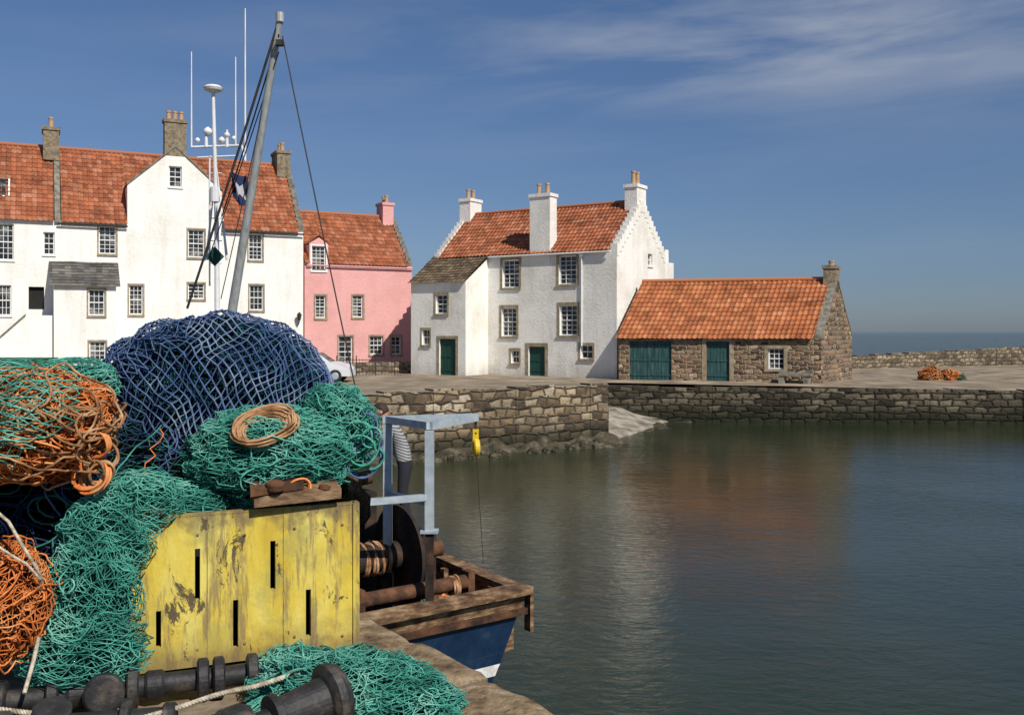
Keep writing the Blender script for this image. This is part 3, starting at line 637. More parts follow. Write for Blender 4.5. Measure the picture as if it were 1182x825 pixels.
# ---------------------------------------------------------------- nets
class Blob:
    def __init__(s,c,r,amp=.12,fr=1.6,seed=0,zmin=None,fold=None):
        s.c=V(c);s.r=V(r);s.amp=amp;s.fr=fr;s.sd=V((seed*7.3,seed*3.1,seed*5.7));s.zmin=zmin;s.fold=fold
    def pt(s,d,off=0):
        q=d*s.fr+s.sd
        k=1+s.amp*(noise.noise(q)+.6*noise.noise(q*2.3)+.35*noise.noise(q*5))
        if s.fold:
            fa,fdir,ff=s.fold; w=V(fdir).dot(d)*ff+2.0*noise.noise(q*1.4)
            t=abs((w%2)-1); k+=fa*(t*t*(3-2*t)-.5)
        p=s.c+V((d.x*s.r.x,d.y*s.r.y,d.z*s.r.z))*k+d*off
        if s.zmin is not None and p.z<s.zmin: p.z=s.zmin+.012+.012*noise.noise(p*20)
        return p
    def core(s,mb,m,off=-.02,n=56):
        P=[]
        for i in range(n//2+1):
            th=math.pi*i/(n//2); P.append([s.pt(V((math.sin(th)*math.cos(2*math.pi*j/n),math.sin(th)*math.sin(2*math.pi*j/n),math.cos(th))),off) for j in range(n)])
        mb.grid(P,m,None,True,True)
def netcap(mb,bl,axis,ea,eb_,ca,cb,r,m,off=.01,warp=.1,seed=0,rot=0,wf=3.,ruf=.01,jit=.07):
    ax=V(axis).normalized(); e1=(V((0,0,1)) if abs(ax.z)<.8 else V((1,0,0))); e1=(e1-ax*e1.dot(ax)).normalized(); e2=ax.cross(e1)
    c,s=math.cos(rot),math.sin(rot); e1,e2=e1*c+e2*s,e2*c-e1*s
    Rr=sum(bl.r)/3; na=int(ea*Rr/ca*2)+1; nb=int(eb_*Rr/cb*2)+1; nodes={}
    for i in range(-na,na+1):
        for j in range(-nb,nb+1):
            if (i+j)%2: continue
            a=i*ca/2/Rr;b=j*cb/2/Rr
            if math.hypot(a/ea,b/eb_)>1+.3*noise.noise(V((a*3,b*3,seed))): continue
            q=V((a*wf,b*wf,seed*3.3))
            a+=warp*noise.noise(q)+warp*.25*noise.noise(q*2.7)+random.gauss(0,jit)*ca/Rr; b+=warp*noise.noise(q+V((9,4,2)))+warp*.25*noise.noise(q*2.7+V((5,5,1)))+random.gauss(0,jit)*cb/Rr
            h=math.hypot(a,b)
            if h>3.0: continue
            d=ax*math.cos(h)+((e1*a+e2*b)/h*math.sin(h) if h>1e-6 else V((0,0,0)))
            nodes[(i,j)]=bl.pt(d,off+ruf*(noise.noise(q*3.1)+random.random()*.4))
    vs=mb.v
    for (i,j),p in nodes.items():
        for dj in (1,-1):
            q=nodes.get((i+1,j+dj))
            if q is None: continue
            t=q-p
            if t.length>.3 or t.length<1e-4: continue
            t.normalize(); x=t.orthogonal().normalized(); y=t.cross(x); k=len(vs)
            for P_ in (p-t*r*.5,q+t*r*.5):
                for ang in (0,2.094,4.189): vs.append(tuple(P_+(x*math.cos(ang)+y*math.sin(ang))*r))
            for w in range(3):
                w2=(w+1)%3; mb.f.append((k+w,k+w2,k+3+w2,k+3+w)); mb.m.append(m); mb.sm.append(True); mb.uv+=[(0,0)]*4
        kr=r*1.7; k=len(vs)
        for dx,dy,dz in ((1,0,0),(-1,0,0),(0,1,0),(0,-1,0),(0,0,1),(0,0,-1)): vs.append((p.x+dx*kr,p.y+dy*kr,p.z+dz*kr))
        for f in ((0,2,4),(2,1,4),(1,3,4),(3,0,4),(2,0,5),(1,2,5),(3,1,5),(0,3,5)):
            mb.f.append(tuple(k+w for w in f)); mb.m.append(m); mb.sm.append(True); mb.uv+=[(0,0)]*3
def tangle(mb,bl,axis,spread,n,ln,r,m,off=.02,step=.05,curl=.5,seed=1):
    rnd=random.Random(seed); ax=V(axis).normalized()
    for k in range(n):
        d=(ax+V((rnd.gauss(0,spread),rnd.gauss(0,spread),rnd.gauss(0,spread)))).normalized(); t=V((rnd.gauss(0,1),rnd.gauss(0,1),rnd.gauss(0,1))); w=rnd.uniform(-curl,curl); pts=[]
        o_=off*rnd.uniform(.2,1.6)
        for i in range(ln):
            t=(t-d*t.dot(d)).normalized(); pts.append(bl.pt(d,o_)); d=(d+t*step).normalized(); w+=rnd.gauss(0,.12); w*=.95; t=t+d.cross(t)*w
        mb.tube(pts,r,5,m,False)
def coil(mb,c,ax,R0,n,r,m,seed=0,flat=.03):
    ax=V(ax).normalized(); a=ax.orthogonal().normalized(); b=ax.cross(a); pts=[]
    for i in range(n*22+1):
        t=2*math.pi*i/22; k=i//22; rr=R0*(1+.12*noise.noise(V((k*1.7+seed,math.cos(t),math.sin(t))))+.05*math.sin(k*2.1)); h=flat*(noise.noise(V((t*.5,seed,k)))+.6*math.sin(k*1.3))
        pts.append(V(c)+a*rr*math.cos(t)+b*rr*math.sin(t)*.8+ax*h)
    mb.tube(pts,r,6,m)
front=V((.25,-.9,.35))
MT=(M['nblue'],M['nblued'],M['nteal'],M['nteald'],M['norange'],M['nbrown'],M['cblue'],M['cteal'],M['corange'],M['cdark'])
e=empty('fishing_net_pile',(-1.7,5.5,2.6))
mb=MB(*MT)
bB=Blob(W(252,464,5.75),(.67,.64,.53),.08,1.2,3,None,(.07,(.8,.3,.2),6))
bB.core(mb,6,-.045,90)
netcap(mb,bB,(.1,-.55,.83),1.75,1.75,.045,.06,.0028,3,-.028,.12,1,1.1,2.2,.006)
netcap(mb,bB,(.1,-.55,.83),1.75,1.75,.055,.09,.0036,1,-.012,.08,2,.45,2.2,.006)
netcap(mb,bB,(.1,-.55,.83),1.7,1.7,.055,.088,.0054,0,.020,.12,3,.10,1.8,.003,.045)
netcap(mb,bB,(-.55,-.55,.65),.62,.5,.055,.09,.0050,0,.034,.12,4,-.35,2.0,.004,.05)
mb.build('blue_trawl_net',e)
def teal(bb,sd0,ax,ext=1.8,cell=.034,r=.0025,n=4,tg=4,warp=.17):
    bb.core(mb,7,-.03,56)
    rts=(.3,1.3,-.35,.15)
    for q in range(n):
        netcap(mb,bb,ax,ext,ext,cell*(1+.06*q),cell*(1.6+.15*q),r*(.9+.08*q),3 if q<1 else 2,-.012+.013*q,warp,sd0+q,rts[q%4],3.0,.010,.06)
    if tg: tangle(mb,bb,ax,.6,tg,28,r*1.6,2,.05,.05,.25,sd0)
mb=MB(*MT)
bT=Blob(W(310,528,5.0),(.40,.34,.24),.14,1.8,5,None,(.12,(.9,.2,.3),6)); bT2=Blob(W(388,498,5.35),(.20,.26,.24),.14,1.8,8,None,(.12,(.3,.2,.9),6)); bT3=Blob(W(196,582,4.75),(.26,.2,.10),.15,1.7,9,None,(.1,(.9,.2,.3),6))
teal(bT,20,front); teal(bT2,25,front); teal(bT3,30,front,1.7)
bD=Blob(W(180,530,5.45),(.5,.36,.32),.15,1.5,2); bD.core(mb,9); netcap(mb,bD,front,1.6,1.6,.05,.07,.0035,3,.01,.2,44,.2,3,.03); netcap(mb,bD,(-.2,-.9,.5),.8,.8,.045,.07,.0035,1,.02,.2,45,.9,3,.03)
bD2=Blob(V((-1.75,5.9,3.1)),(.85,.55,.5),.1,1.5,12,2.6); bD2.core(mb,9)
mb.build('teal_trawl_net',e)
mb=MB(*MT)
for k in range(4): coil(mb,W(305,490,4.74)+V((0,0,-.010*k)),(.05,-.5,.85),.165-.018*k,6,.0058,5,k,.02)
coil(mb,W(345,566,4.68),(.3,-.8,.3),.06,4,.006,4,9,.03)
for k in range(9):
    c=W(424+random.uniform(-14,8),508+random.uniform(-24,26),5.15+random.uniform(-.1,.15)); coil(mb,c,(random.uniform(-.4,.4),-1,random.uniform(-.3,.5)),random.uniform(.05,.11),2,.0055,(2,2,0)[k%3],k+20,.03)
for k in range(14):
    a=W(200+random.uniform(-30,170),486+random.uniform(-10,8),5.0); pts=[a]
    for i in range(8): a=a+V((random.uniform(-.05,.05),-.015,-.035)); pts.append(a)
    mb.tube(pts,.004,5,(2,0,4)[k%3])
mb.build('rope_coils',e)
mb=MB(*MT)
dr=[Blob(W(165,580,4.5),(.17,.15,.13),.14,1.8,11,None,(.14,(.6,.2,.6),6)),Blob(W(122,625,4.33),(.17,.15,.19),.15,1.7,12,None,(.18,(.9,.2,.2),6)),Blob(W(105,690,4.2),(.19,.16,.24),.15,1.7,13,None,(.2,(.95,.2,.15),7)),Blob(W(95,752,4.1),(.25,.18,.16),.15,1.7,15,2.6,(.2,(.95,.2,.1),7))]
for i,bb in enumerate(dr): teal(bb,60+i*5,(.2,-.9,.25),1.7,.030,.0021,4,2)
mb.build('draped_teal_net',e)
# orange pile
e=empty('orange_net_pile',(-2.2,4.3,2.6)); mb=MB(*MT)
oB=Blob(W(38,490,4.35),(.33,.3,.235),.12,1.7,21,None,(.1,(.7,.2,.6),5)); oC=Blob(W(88,445,4.9),(.19,.19,.13),.12,1.7,22); oL=Blob(W(-95,500,4.4),(.36,.36,.34),.15,1.7,24)
for bb,c in ((oB,8),(oC,7),(oL,8)): bb.core(mb,c,-.02,48)
for sd in range(2):
    netcap(mb,oB,front,1.9,1.9,.032,.055,.0032,4,.002+.014*sd,.18,sd+80,sd*.9,3.5,.014)
    netcap(mb,oC,front,1.9,1.9,.032,.055,.0026,2,.002+.014*sd,.18,sd+85,sd*.9,3.5,.014)
    netcap(mb,oL,(.8,-.9,.3),1.6,1.6,.035,.06,.0034,4,.005+.014*sd,.25,sd+90,sd*.9,3.5,.02)
tangle(mb,oB,front,.8,22,42,.0052,4,.03,.08,.35,71)
netcap(mb,oB,(-.25,-.8,.6),1.25,1.15,.048,.08,.0032,2,.058,.14,95,.3,2.4,.006,.05); netcap(mb,oB,(-.35,-.85,.4),.9,.9,.045,.075,.0030,2,.066,.14,96,.6,2.4,.006,.05)
tangle(mb,oB,(.9,-.7,.0),.35,14,36,.006,5,.05,.08,.4,72)
for k in range(7): coil(mb,W(108+random.uniform(-10,10),512+random.uniform(-22,40),4.27),(random.uniform(-.3,.9),-1,random.uniform(-.3,.3)),random.uniform(.05,.09),3,.006,(4,5)[k%2],k+50,.03)
oD=Blob(W(5,695,3.95),(.16,.19,.23),.13,1.7,25,None,(.1,(.6,.2,.8),6)); oD.core(mb,8,-.01,40)
for sd in range(2): netcap(mb,oD,front,1.9,1.9,.028,.045,.0026,4,.003+.012*sd,.2,sd+98,sd*.9,3.5,.012)
tangle(mb,oD,front,.8,14,36,.004,4,.03,.09,.3,75)
dk=Blob(W(40,640,4.75),(.55,.35,.45),.12,1.5,26,2.6); dk.core(mb,9)
netcap(mb,dk,front,1.6,1.6,.06,.08,.0035,1,.01,.2,104,.4,3,.03)
tangle(mb,dk,(.3,-.9,.5),.5,9,30,.005,0,.03,.07,.3,76); tangle(mb,dk,(.3,-.9,.3),.6,9,30,.005,3,.03,.07,.3,77)
mb.build('orange_and_teal_nets',e)
mb=MB(M['rope'])
pts=[W(-10,585,3.9),W(10,602,3.85),W(25,628,3.82),W(42,655,3.85),W(48,668,3.9),W(44,690,3.95)]
mb.tube(pts,.007,6); pts=[W(-10,625,3.85),W(12,640,3.8),W(30,650,3.8),W(46,668,3.86)]; mb.tube(pts,.006,6)
pts=[W(45,735,3.85),W(38,765,3.8),W(28,800,3.7)]; mb.tube(pts,.009,6)
mb.build('white_rope',e)
# ground net
e=empty('teal_ground_net',(-.65,4.1,2.6)); mb=MB(*MT)
for i,bb in enumerate((Blob(W(395,792,4.12),(.38,.28,.11),.18,1.8,31,2.63,(.25,(.9,.5,.1),7)),Blob(W(475,812,3.98),(.2,.16,.06),.2,1.8,32,2.63,(.25,(.9,.3,.1),7)),Blob(W(335,775,4.28),(.15,.13,.09),.2,1.8,33,2.6,(.2,(.9,.3,.1),6)))):
    teal(bb,120+i*5,(0,-.5,.85),2.0,.028,.0021,4,4,.2)
mb.build('net_mesh',e)
# pier heap
e=empty('orange_net_heap',(26,53,1.5)); mb=MB(*MT)
for i,(px,r_) in enumerate(((1075,(.7,.55,.55)),(1095,(.65,.55,.40)),(1104,(.45,.5,.25)))):
    p=W(px,438,52.5); bb=Blob((p.x,p.y,1.62),r_,.3,2.2,41+i,1.5); bb.core(mb,8 if i!=2 else 9 ,-.02,40); netcap(mb,bb,(0,-.8,.5),1.8,1.8,.14,.2,.013,4 if i!=1 else 5,.02,.4,140+i,.4,3,.05); tangle(mb,bb,(0,-.8,.5),.7,10,26,.022,(5,4,3)[i],.05,.1,.5,140+i)
mb.build('net_mesh',e)
# ---------------------------------------------------------------- yellow fish box
FL=V((-1.78,4.37));FRt=V((-.787,4.78)); ub=(FRt-FL); wb=ub.length; fb=Fr(FL,ub)
e=empty('yellow_fish_bin',(-1.3,4.6,2.6)); mb=MB(M['ybox'],M['dark'],M['wood']); zt=3.33; zb=2.62
slots=[fb.op(225,231,633,692),fb.op(312,318,624,680),fb.op(180,186,705,747),fb.op(269,275,692,747),fb.op(353,359,680,734)]
wall(mb,fb,zb,[(0,zt,wb,zt)],slots,0,.03)
inn=fb.sh(0,-.03); wall(mb,inn,zb,[(0,zt,wb,zt)],slots,0,0)
fbox(mb,fb,0,wb,-.03,0.002,zt,zt+.012,0)
for s_ in (0,wb): 
    w2=Fr(fb.pt(s_,0,0).to_2d(),-fb.n,fb.u*(1 if s_ else -1)); wall(mb,w2,zb,[(0,zt,1.0,zt)],(),0); 
w2=fb.sh(0,-1.0); wall(mb,w2,zb,[(0,zt,wb,zt)],(),0)
mb.face([fb.pt(.02,-.3,zb),fb.pt(wb-.02,-.3,zb),fb.pt(wb-.02,-.3,zt-.05),fb.pt(.02,-.3,zt-.05)],1)
fbox(mb,fb,wb-.012,wb+.02,-.05,.010,zb,zt+.012,0); fbox(mb,fb,.0,.03,-.05,.012,zb,zt,0)
for k in (.34,.67): fbox(mb,fb,wb*k-.0015,wb*k+.0015,-.001,.0012,zb,zt,2)
for s_ in (.06,.3,.5,.72,.94):
    for z in (zb+.06+.03*random.random(),zt-.08-.03*random.random()):
        mb.lathe(fb.pt(wb*s_,0,z),V((fb.n.x,fb.n.y,0)),[(0,.007),(.004,.007),(.006,.003)],8,2)
for s_ in (0,wb-.12): fbox(mb,fb,s_,s_+.12,-.2,-.02,2.6,zb,2)
mb.build('bin_panels',e)
mb=MB(M['wood']); 
fbox(mb,fb,-.01,.17,-.14,.035,zt+.014,zt+.055,0)
q=fb.sh(wb-.50,.03)
mb.box(q.pt(0,0.03,zt+.03),q.pt(.42,.02,zt+.045)-q.pt(0,.03,zt+.03),q.pt(0,-.22,zt+.075)-q.pt(0,0.03,zt+.03),V((0,0,.05)))
o=mb.build('wooden_boards',e); bv=o.modifiers.new('b','BEVEL'); bv.width=.01; bv.segments=2
mb=MB(M['rust']); 
mb.box(q.pt(-.02,.05,zt+.085),q.pt(.24,.0,zt+.10)-q.pt(-.02,.05,zt+.085),q.pt(.0,-.16,zt+.12)-q.pt(-.02,.05,zt+.085),V((0,0,.03)))
mb.lathe(q.pt(.10,.02,zt+.115),(0.1,-.2,1),[(0,.045),(.03,.045),(.035,.02)],14)
mb.lathe(q.pt(.34,.0,zt+.09),(0.1,.2,1),[(0,.03),(.02,.03),(.025,.012)],14)
o=mb.build('rusty_hinge_plate',e); bv=o.modifiers.new('b','BEVEL'); bv.width=.006; bv.segments=2
# ---------------------------------------------------------------- rubber bobbin footrope
e=empty('rubber_bobbin_footrope',(-1.3,4,2.6)); mb=MB(M['rubber'],M['rope'],M['rust'])
def bob(p,ax,w,r,m=0): mb.lathe(V(p)-V(ax).normalized()*w/2,ax,[(0,r*.35),(0,r*.86),(w*.15,r),(w*.85,r),(w,r*.86),(w,r*.35)],26,m,False)
a=W(-20,808,3.86); b=W(300,772,4.22); a.z=b.z=2.69; ax=(b-a).normalized(); mb.tube([a,b],.045,12); 
for t,r,w in ((.06,.085,.05),(.24,.09,.05),(.33,.06,.1),(.52,.085,.05),(.60,.06,.08),(.78,.088,.05),(.84,.088,.05),(.97,.085,.05)): bob(a.lerp(b,t),ax,w,r)
a2=W(-20,838,3.62);b2=W(200,806,3.75); a2.z=b2.z=2.68; ax2=(b2-a2).normalized(); mb.tube([a2,b2],.045,12)
for t,r,w in ((.1,.07,.07),(.38,.075,.08),(.75,.085,.04),(.98,.06,.05)): bob(a2.lerp(b2,t),ax2,w,r)
c=W(372,793,3.78); c.z=2.74; axb=V((-.75,-.62,-.10)).normalized()
mb.lathe(c-axb*.02,axb,[(-.06,.03),(-.06,.115),(-.03,.13),(0,.13),(.015,.10),(.02,.085),(.2,.07),(.21,.09),(.24,.09),(.25,.04)],30)
c2=c+axb*.3; mb.lathe(c2,axb,[(0,.05),(0,.085),(.03,.1),(.1,.1),(.13,.085),(.13,.03)],28)
mb.tube([c+axb*.2,c2+axb*.5],.045,12)
bob(W(120,800,3.9)+V((0,0,.0)),(.3,-.9,.1),.06,.08); bob(W(60,822,3.62),(.2,-.3,.9),.05,.07)
mb.build('bobbins',e)
mb=MB(M['rope'])
def rope(pts,r,n=60):
    pts=[V(p) for p in pts]; out=[]
    for i in range(n+1):
        t=i/n*(len(pts)-1); k=min(int(t),len(pts)-2); f=t-k; P=[pts[max(k-1,0)],pts[k],pts[k+1],pts[min(k+2,len(pts)-1)]]
        out.append(.5*((2*P[1])+(P[2]-P[0])*f+(2*P[0]-5*P[1]+4*P[2]-P[3])*f*f+(3*P[1]-P[0]-3*P[2]+P[3])*f**3))
    for ph in (0,2.09,4.19):
        q=[]
        for i,p in enumerate(out):
            t=(out[min(i+1,n)]-out[max(i-1,0)]).normalized(); x=t.orthogonal().normalized(); y=t.cross(x); an=i*1.1+ph; q.append(p+(x*math.cos(an)+y*math.sin(an))*r*.55)
        mb.tube(q,r*.62,6,0)
def gp(px,py,z): 
    d=(H-z)*F/(py-HY); return W(px,py,d)
rope([gp(150,832,2.7),gp(200,818,2.72),gp(255,800,2.74),gp(300,790,2.75),gp(345,775,2.78)],.010,110)
rope([gp(-20,816,2.74),gp(30,822,2.74),gp(80,828,2.72),gp(130,836,2.7)],.010,80)
mb.build('twisted_rope',e)
# ---------------------------------------------------------------- fishing boat
lat=V((.8066,.5910)); fwd=V((-.5910,.8066)); BC=lat*4.8+fwd*9.06
def bl(f,l,z): p=BC+fwd*f+lat*l; return V((p.x,p.y,z))
e=empty('fishing_boat',(BC.x,BC.y,0))
st=[(0,2.02,1.62,1.08),(1,2.1,1.75,1.06),(3,2.15,1.9,1.1),(5.5,2.15,1.95,1.25),(8,2.05,1.75,1.5),(10,1.6,1.15,1.8),(11.7,.85,.4,2.1),(12.8,.06,.02,2.35)]
def section(hb,hw,zd,f):
    def w(z): return hw+(hb-hw)*clamp((z)/(zd))**.8
    return [(.02,-1.0),(hw*.75,-.55),(hw,.0),(w(.13),.13),(w(.27),.27),(w(.55),.55),(w(zd-.22),zd-.22),(w(zd-.20)+.035,zd-.20),(w(zd)+.035,zd)]
mb=MB(M['blue'],M['hullwhite'],M['wood'],M['deck'],M['rust'])
def strip(sgn):
    secs=[[bl(s[0]+(.15*(s[3]-z) if s[0]==0 and z>-.1 else 0),sgn*x,z) for x,z in section(s[1],s[2],s[3],s[0])] for s in st]
    for i in range(len(secs)-1):
        for j in range(8):
            m=0 if j<3 or j==4 or j==5 else (1 if j==3 else 2)
            mb.face([secs[i][j],secs[i+1][j],secs[i+1][j+1],secs[i][j+1]],m,None,False)
    return secs
sa=strip(1);sb_=strip(-1)
for j in range(8):
    m=0 if j<3 or j==4 or j==5 else (1 if j==3 else 2)
    mb.face([sa[0][j],sa[0][j+1],sb_[0][j+1],sb_[0][j]],m)
for sgn in (1,-1):
    for i in range(len(st)-1):
        s,t=st[i],st[i+1]
        f0=s[0]+(.12 if i==0 else 0)
        mb.face([bl(f0,sgn*(s[1]-.1),.4),bl(t[0],sgn*max(t[1]-.1,0),.4),bl(t[0],sgn*max(t[1]-.1,0),t[3]),bl(f0,sgn*(s[1]-.1),s[3])],2)
        a=bl(s[0]-.05 if i==0 else s[0],sgn*(s[1]+.07),s[3]+.002); b=bl(t[0],sgn*(t[1]+.07),t[3]+.002)
        c=bl(s[0]-.05 if i==0 else s[0],sgn*(s[1]-.14),s[3]+.002)
        mb.box(a,b-a,c-a,V((0,0,.07)),2)
    for k in range(12):
        f=.5+k*.55; 
        if f<6: mb.box(bl(f,sgn*2.0,.4),lat.to_3d()*(-sgn*.1),fwd.to_3d()*.1,V((0,0,.66)),2)
mb.face([bl(.1,-1.9,.4),bl(.1,1.9,.4),bl(8,1.9,.4),bl(8,-1.9,.4)],3)
mb.face([bl(8,-1.9,.4),bl(8,1.9,.4),bl(12.5,.1,.4),bl(12.5,-.1,.4)],3)
mb.face([bl(.12,-1.95,.4),bl(.12,1.95,.4),bl(.12,1.95,1.08),bl(.12,-1.95,1.08)],2)
mb.box(bl(-.09,-2.09,1.085),lat.to_3d()*4.18,fwd.to_3d()*.26,V((0,0,.085)),2)
mb.box(bl(-.03,-2.05,.84),lat.to_3d()*4.1,fwd.to_3d()*.06,V((0,0,.07)),4)
mb.box(bl(-.04,2.08,.62),lat.to_3d()*.05,fwd.to_3d()*.12,V((0,0,.5)),2)
mb.build('hull',e)
mb=MB(M['rust'],M['rustdark'],M['nbrown'],M['galv'],M['wood'],M['norange'],M['deck'])
zc=1.48
mb.tube([bl(1.13,-1.1,zc),bl(1.13,1.55,zc)],.10,16,0)
mb.tube([bl(1.13,-.95,zc),bl(1.13,1.05,zc)],.17,20,1)
for l in (-1.0,.95): 
    mb.lathe(bl(1.13,l-.02,zc),lat.to_3d(),[(0,.05),(0,.60),(.04,.60),(.04,.05)],40,1)
for l in (1.35,-1.1):
    for f in (.75,1.5): mb.tube([bl(f,l,.4),bl(1.13,l,zc)],.05,8,0)
for k in range(4): coil(mb,bl(1.13,.45+k*.1,zc),lat.to_3d(),.19,2,.018,2,k,.03)
mb.tube([bl(.42,-1.9,1.22),bl(.42,1.45,1.22)],.085,16,0)
for l in (1.45,-1.6,0): mb.box(bl(.34,l,.4),lat.to_3d()*.09,fwd.to_3d()*.16,V((0,0,.95)),0)
mb.tube([bl(.75,-1.9,1.05),bl(.75,1.2,1.05)],.05,10,4)
for k in range(3): coil(mb,bl(.42,1.25+.03*k,1.2),lat.to_3d(),.11,2,.013,2,k+5,.03)
mb.build('net_drum_and_rollers',e)
mb=MB(M['rust'],M['rustdark'],M['nteald'],M['norange'],M['cdark'],M['corange'])
for k in range(5):
    bb=Blob(bl(1.2+k*.5,1.6-.25*(k%2),.55),(.3,.3,.25),.2,1.7,60+k,.4); bb.core(mb,4 if k%2 else 5,0,24); tangle(mb,bb,(0,-.5,.8),.7,10,25,.012,3 if k%2==0 else 2,.03,.1,.5,k)
mb.box(bl(1.8,1.15,.4),lat.to_3d()*.75,fwd.to_3d()*.9,V((0,0,1.12)),1)
mb.box(bl(1.78,-.9,.4),lat.to_3d()*1.9,fwd.to_3d()*1.2,V((0,0,1.75)),1)
mb.tube([bl(1.78,-.8,2.15),bl(1.78,.9,2.35)],.09,10,0)
mb.tube([bl(1.9,.3,1.6),bl(1.9,.3,2.9)],.06,10,1)
mb.build('deck_gear',e)
mb=MB(M['galv'],M['rustdark'])
Ap=V((-1.50,11.5));Bp=V((-.93,10.75));Tp=V((-.44,11.6))
def beam(a,b,w,h,m=0):
    a=V(a);b=V(b);t=(b-a).normalized(); up=V((0,0,1)) if abs(t.z)<.9 else V((1,0,0)); x=t.cross(up).normalized(); y=x.cross(t).normalized()
    mb.box(a-x*w/2-y*h/2,b-a,x*w,y*h,m)
zt_=3.13
beam((Ap.x,Ap.y,1.3),(Ap.x,Ap.y,zt_-.05),.10,.10); beam((Bp.x,Bp.y,1.95),(Bp.x,Bp.y,zt_-.05),.10,.10)
beam((Bp.x,Bp.y,.4),(Bp.x,Bp.y,1.95),.09,.09,1); beam((Ap.x,Ap.y,.4),(Ap.x,Ap.y,1.3),.12,.12,1)
mb.box((Bp.x-.1,Bp.y-.08,1.93),(.2,0,0),(0,.16,0),(0,0,.03),0)
beam((Ap.x-.06,Ap.y,zt_),(Tp.x,Tp.y,zt_+.02),.09,.09); beam((Bp.x,Bp.y,zt_+.004),(Ap.x,Ap.y,zt_+.004),.085,.085); beam((Bp.x,Bp.y,zt_+.002),(Tp.x,Tp.y,zt_+.022),.085,.087)
beam((Bp.x,Bp.y,2.33),(-1.75,10.35,2.33),.07,.07); beam((Bp.x,Bp.y,2.25),(Ap.x,Ap.y,2.25),.05,.05)
mb.build('galvanised_stern_gantry',e)
mb=MB(M['yblock'],M['wire'],M['rust'])
k=V((Tp.x,Tp.y,3.09))
mb.tube([k+V((0,0,.05)),k+V((0,0,-.1))],.012,6,1)
mb.lathe(k+V((-.035,0,-.30)),(1,0.25,0),[(0,.03),(0,.10),(.015,.115),(.055,.115),(.07,.10),(.07,.03)],20,0)
mb.box(k+V((-.035,-.04,-.34)),V((.07,0,0)),V((0,.08,0)),V((0,0,.26)),0); mb.lathe(k+V((0,0,-.08)),(0,0,-1),[(0,.03),(.05,.045),(.1,.03)],10,2)
mb.lathe(k+V((0,0,-.38)),(0,0,1),[(-.03,.02),(0,.05),(.06,.04)],12,0)
mb.tube([k+V((0,0,-.3)),W(558,650,11.75)],.005,5,1)
mb.build('yellow_block',e)
mb=MB(M['wheel'],M['glass'],M['alu'])
for (f0,f1,w,z0,z1) in ((6.3,8.6,1.1,.4,3.2),(6.1,8.8,1.25,3.2,3.3)):
    mb.box(bl(f0,-w,z0),lat.to_3d()*2*w,fwd.to_3d()*(f1-f0),V((0,0,z1-z0)),0)
for l in (-.95,-.3,.35): mb.box(bl(6.28,l,2.2),lat.to_3d()*.55,fwd.to_3d()*.015,V((0,0,.65)),1)
for f in (6.5,7.2,7.9): mb.box(bl(f,1.105,2.2),fwd.to_3d()*.55,lat.to_3d()*.01,V((0,0,.65)),1)
mb.build('wheelhouse',e)
mb=MB(M['alu'],M['wheel'],M['wire'],M['greendoor'])
base=bl(5.2,.2,.4); top=W(323,22,14.2)
mb.tube([base,W(258,440,15.4),W(269,352,15.2),top],[.09,.085,.075,.05],12,0)
mb.lathe(top,(0,0,1),[(-.05,.06),(.09,.06),(.09,.02)],12,0)
mb.box(top+V((-.05,-.05,-.4)),V((.1,0,0)),V((0,.1,0)),V((0,0,.08)),2)
Da=16.4
def wp(px,py,d=Da): return W(px,py,d)
mb.tube([wp(251,395),wp(250,255),wp(246,108)],[.05,.04,.03],8,1)
mb.lathe(wp(246,108),(0,0,1),[(0,.03),(.05,.15),(.09,.17),(.13,.12),(.15,.02)],16,1)
mb.tube([wp(238,300),wp(250,190),wp(262,300)],.025,6,1)
mb.tube([wp(222,170),wp(279,168)],.022,6,1); mb.tube([wp(228,182),wp(272,180)],.016,6,1)
for px,y0,y1,r in ((221,60,170,.009),(272,66,168,.009),(283,10,186,.011),(238,150,170,.02),(262,150,170,.02)): mb.tube([wp(px,y1),wp(px,y0)],[r*1.8,r],6,1)
mb.tube([wp(279,168),wp(283,186)],.02,6,1)
for px,py,r in ((240,152,.08),(262,156,.055),(270,160,.045),(228,162,.045),(256,162,.06)): mb.lathe(wp(px,py)-V((0,0,r)),(0,0,1),[(0,.02),(r*.6,r*.9),(r,r),(r*1.5,r*.8),(r*2,.01)],12,1,True)
for k in range(5): mb.tube([wp(243,200+k*26),wp(256,200+k*26)],.010,5,1)
mb.tube([wp(242,180),wp(242,330)],.016,6,1)
mb.lathe(wp(248,233),(0,0,1),[(0,.08),(.25,.08)],10,1)
for a,b,r in ((W(320,30,14.2),W(216,356,14.8),.020),(W(322,40,14.2),W(256,250,16.2),.012),(W(326,42,14.2),W(416,475,11.6),.010),(W(322,60,14.2),W(240,300,16),.009),(W(318,55,14.3),W(255,345,15),.008)):
    n=12; mb.tube([a.lerp(b,i/n)+V((0,0,-.05*math.sin(math.pi*i/n))) for i in range(n+1)],r,5,2)
c=wp(248,296,16)
mb.face([c+V((0,0,.17)),c+V((.15,.03,0)),c+V((0,0,-.17)),c+V((-.15,-.03,0))],3)
mb.face([c+V((0,-.1,.17)),c+V((.02,.12,0)),c+V((0,0,-.17)),c+V((-.02,-.14,0))],3)
mb.build('mast_and_antennas',e)
m,nt,b=newmat('saltire_flag_cloth'); uv=nd(nt,'ShaderNodeTexCoord').outputs['UV']; s=nd(nt,'ShaderNodeSeparateXYZ'); nt.links.new(uv,s.inputs[0])
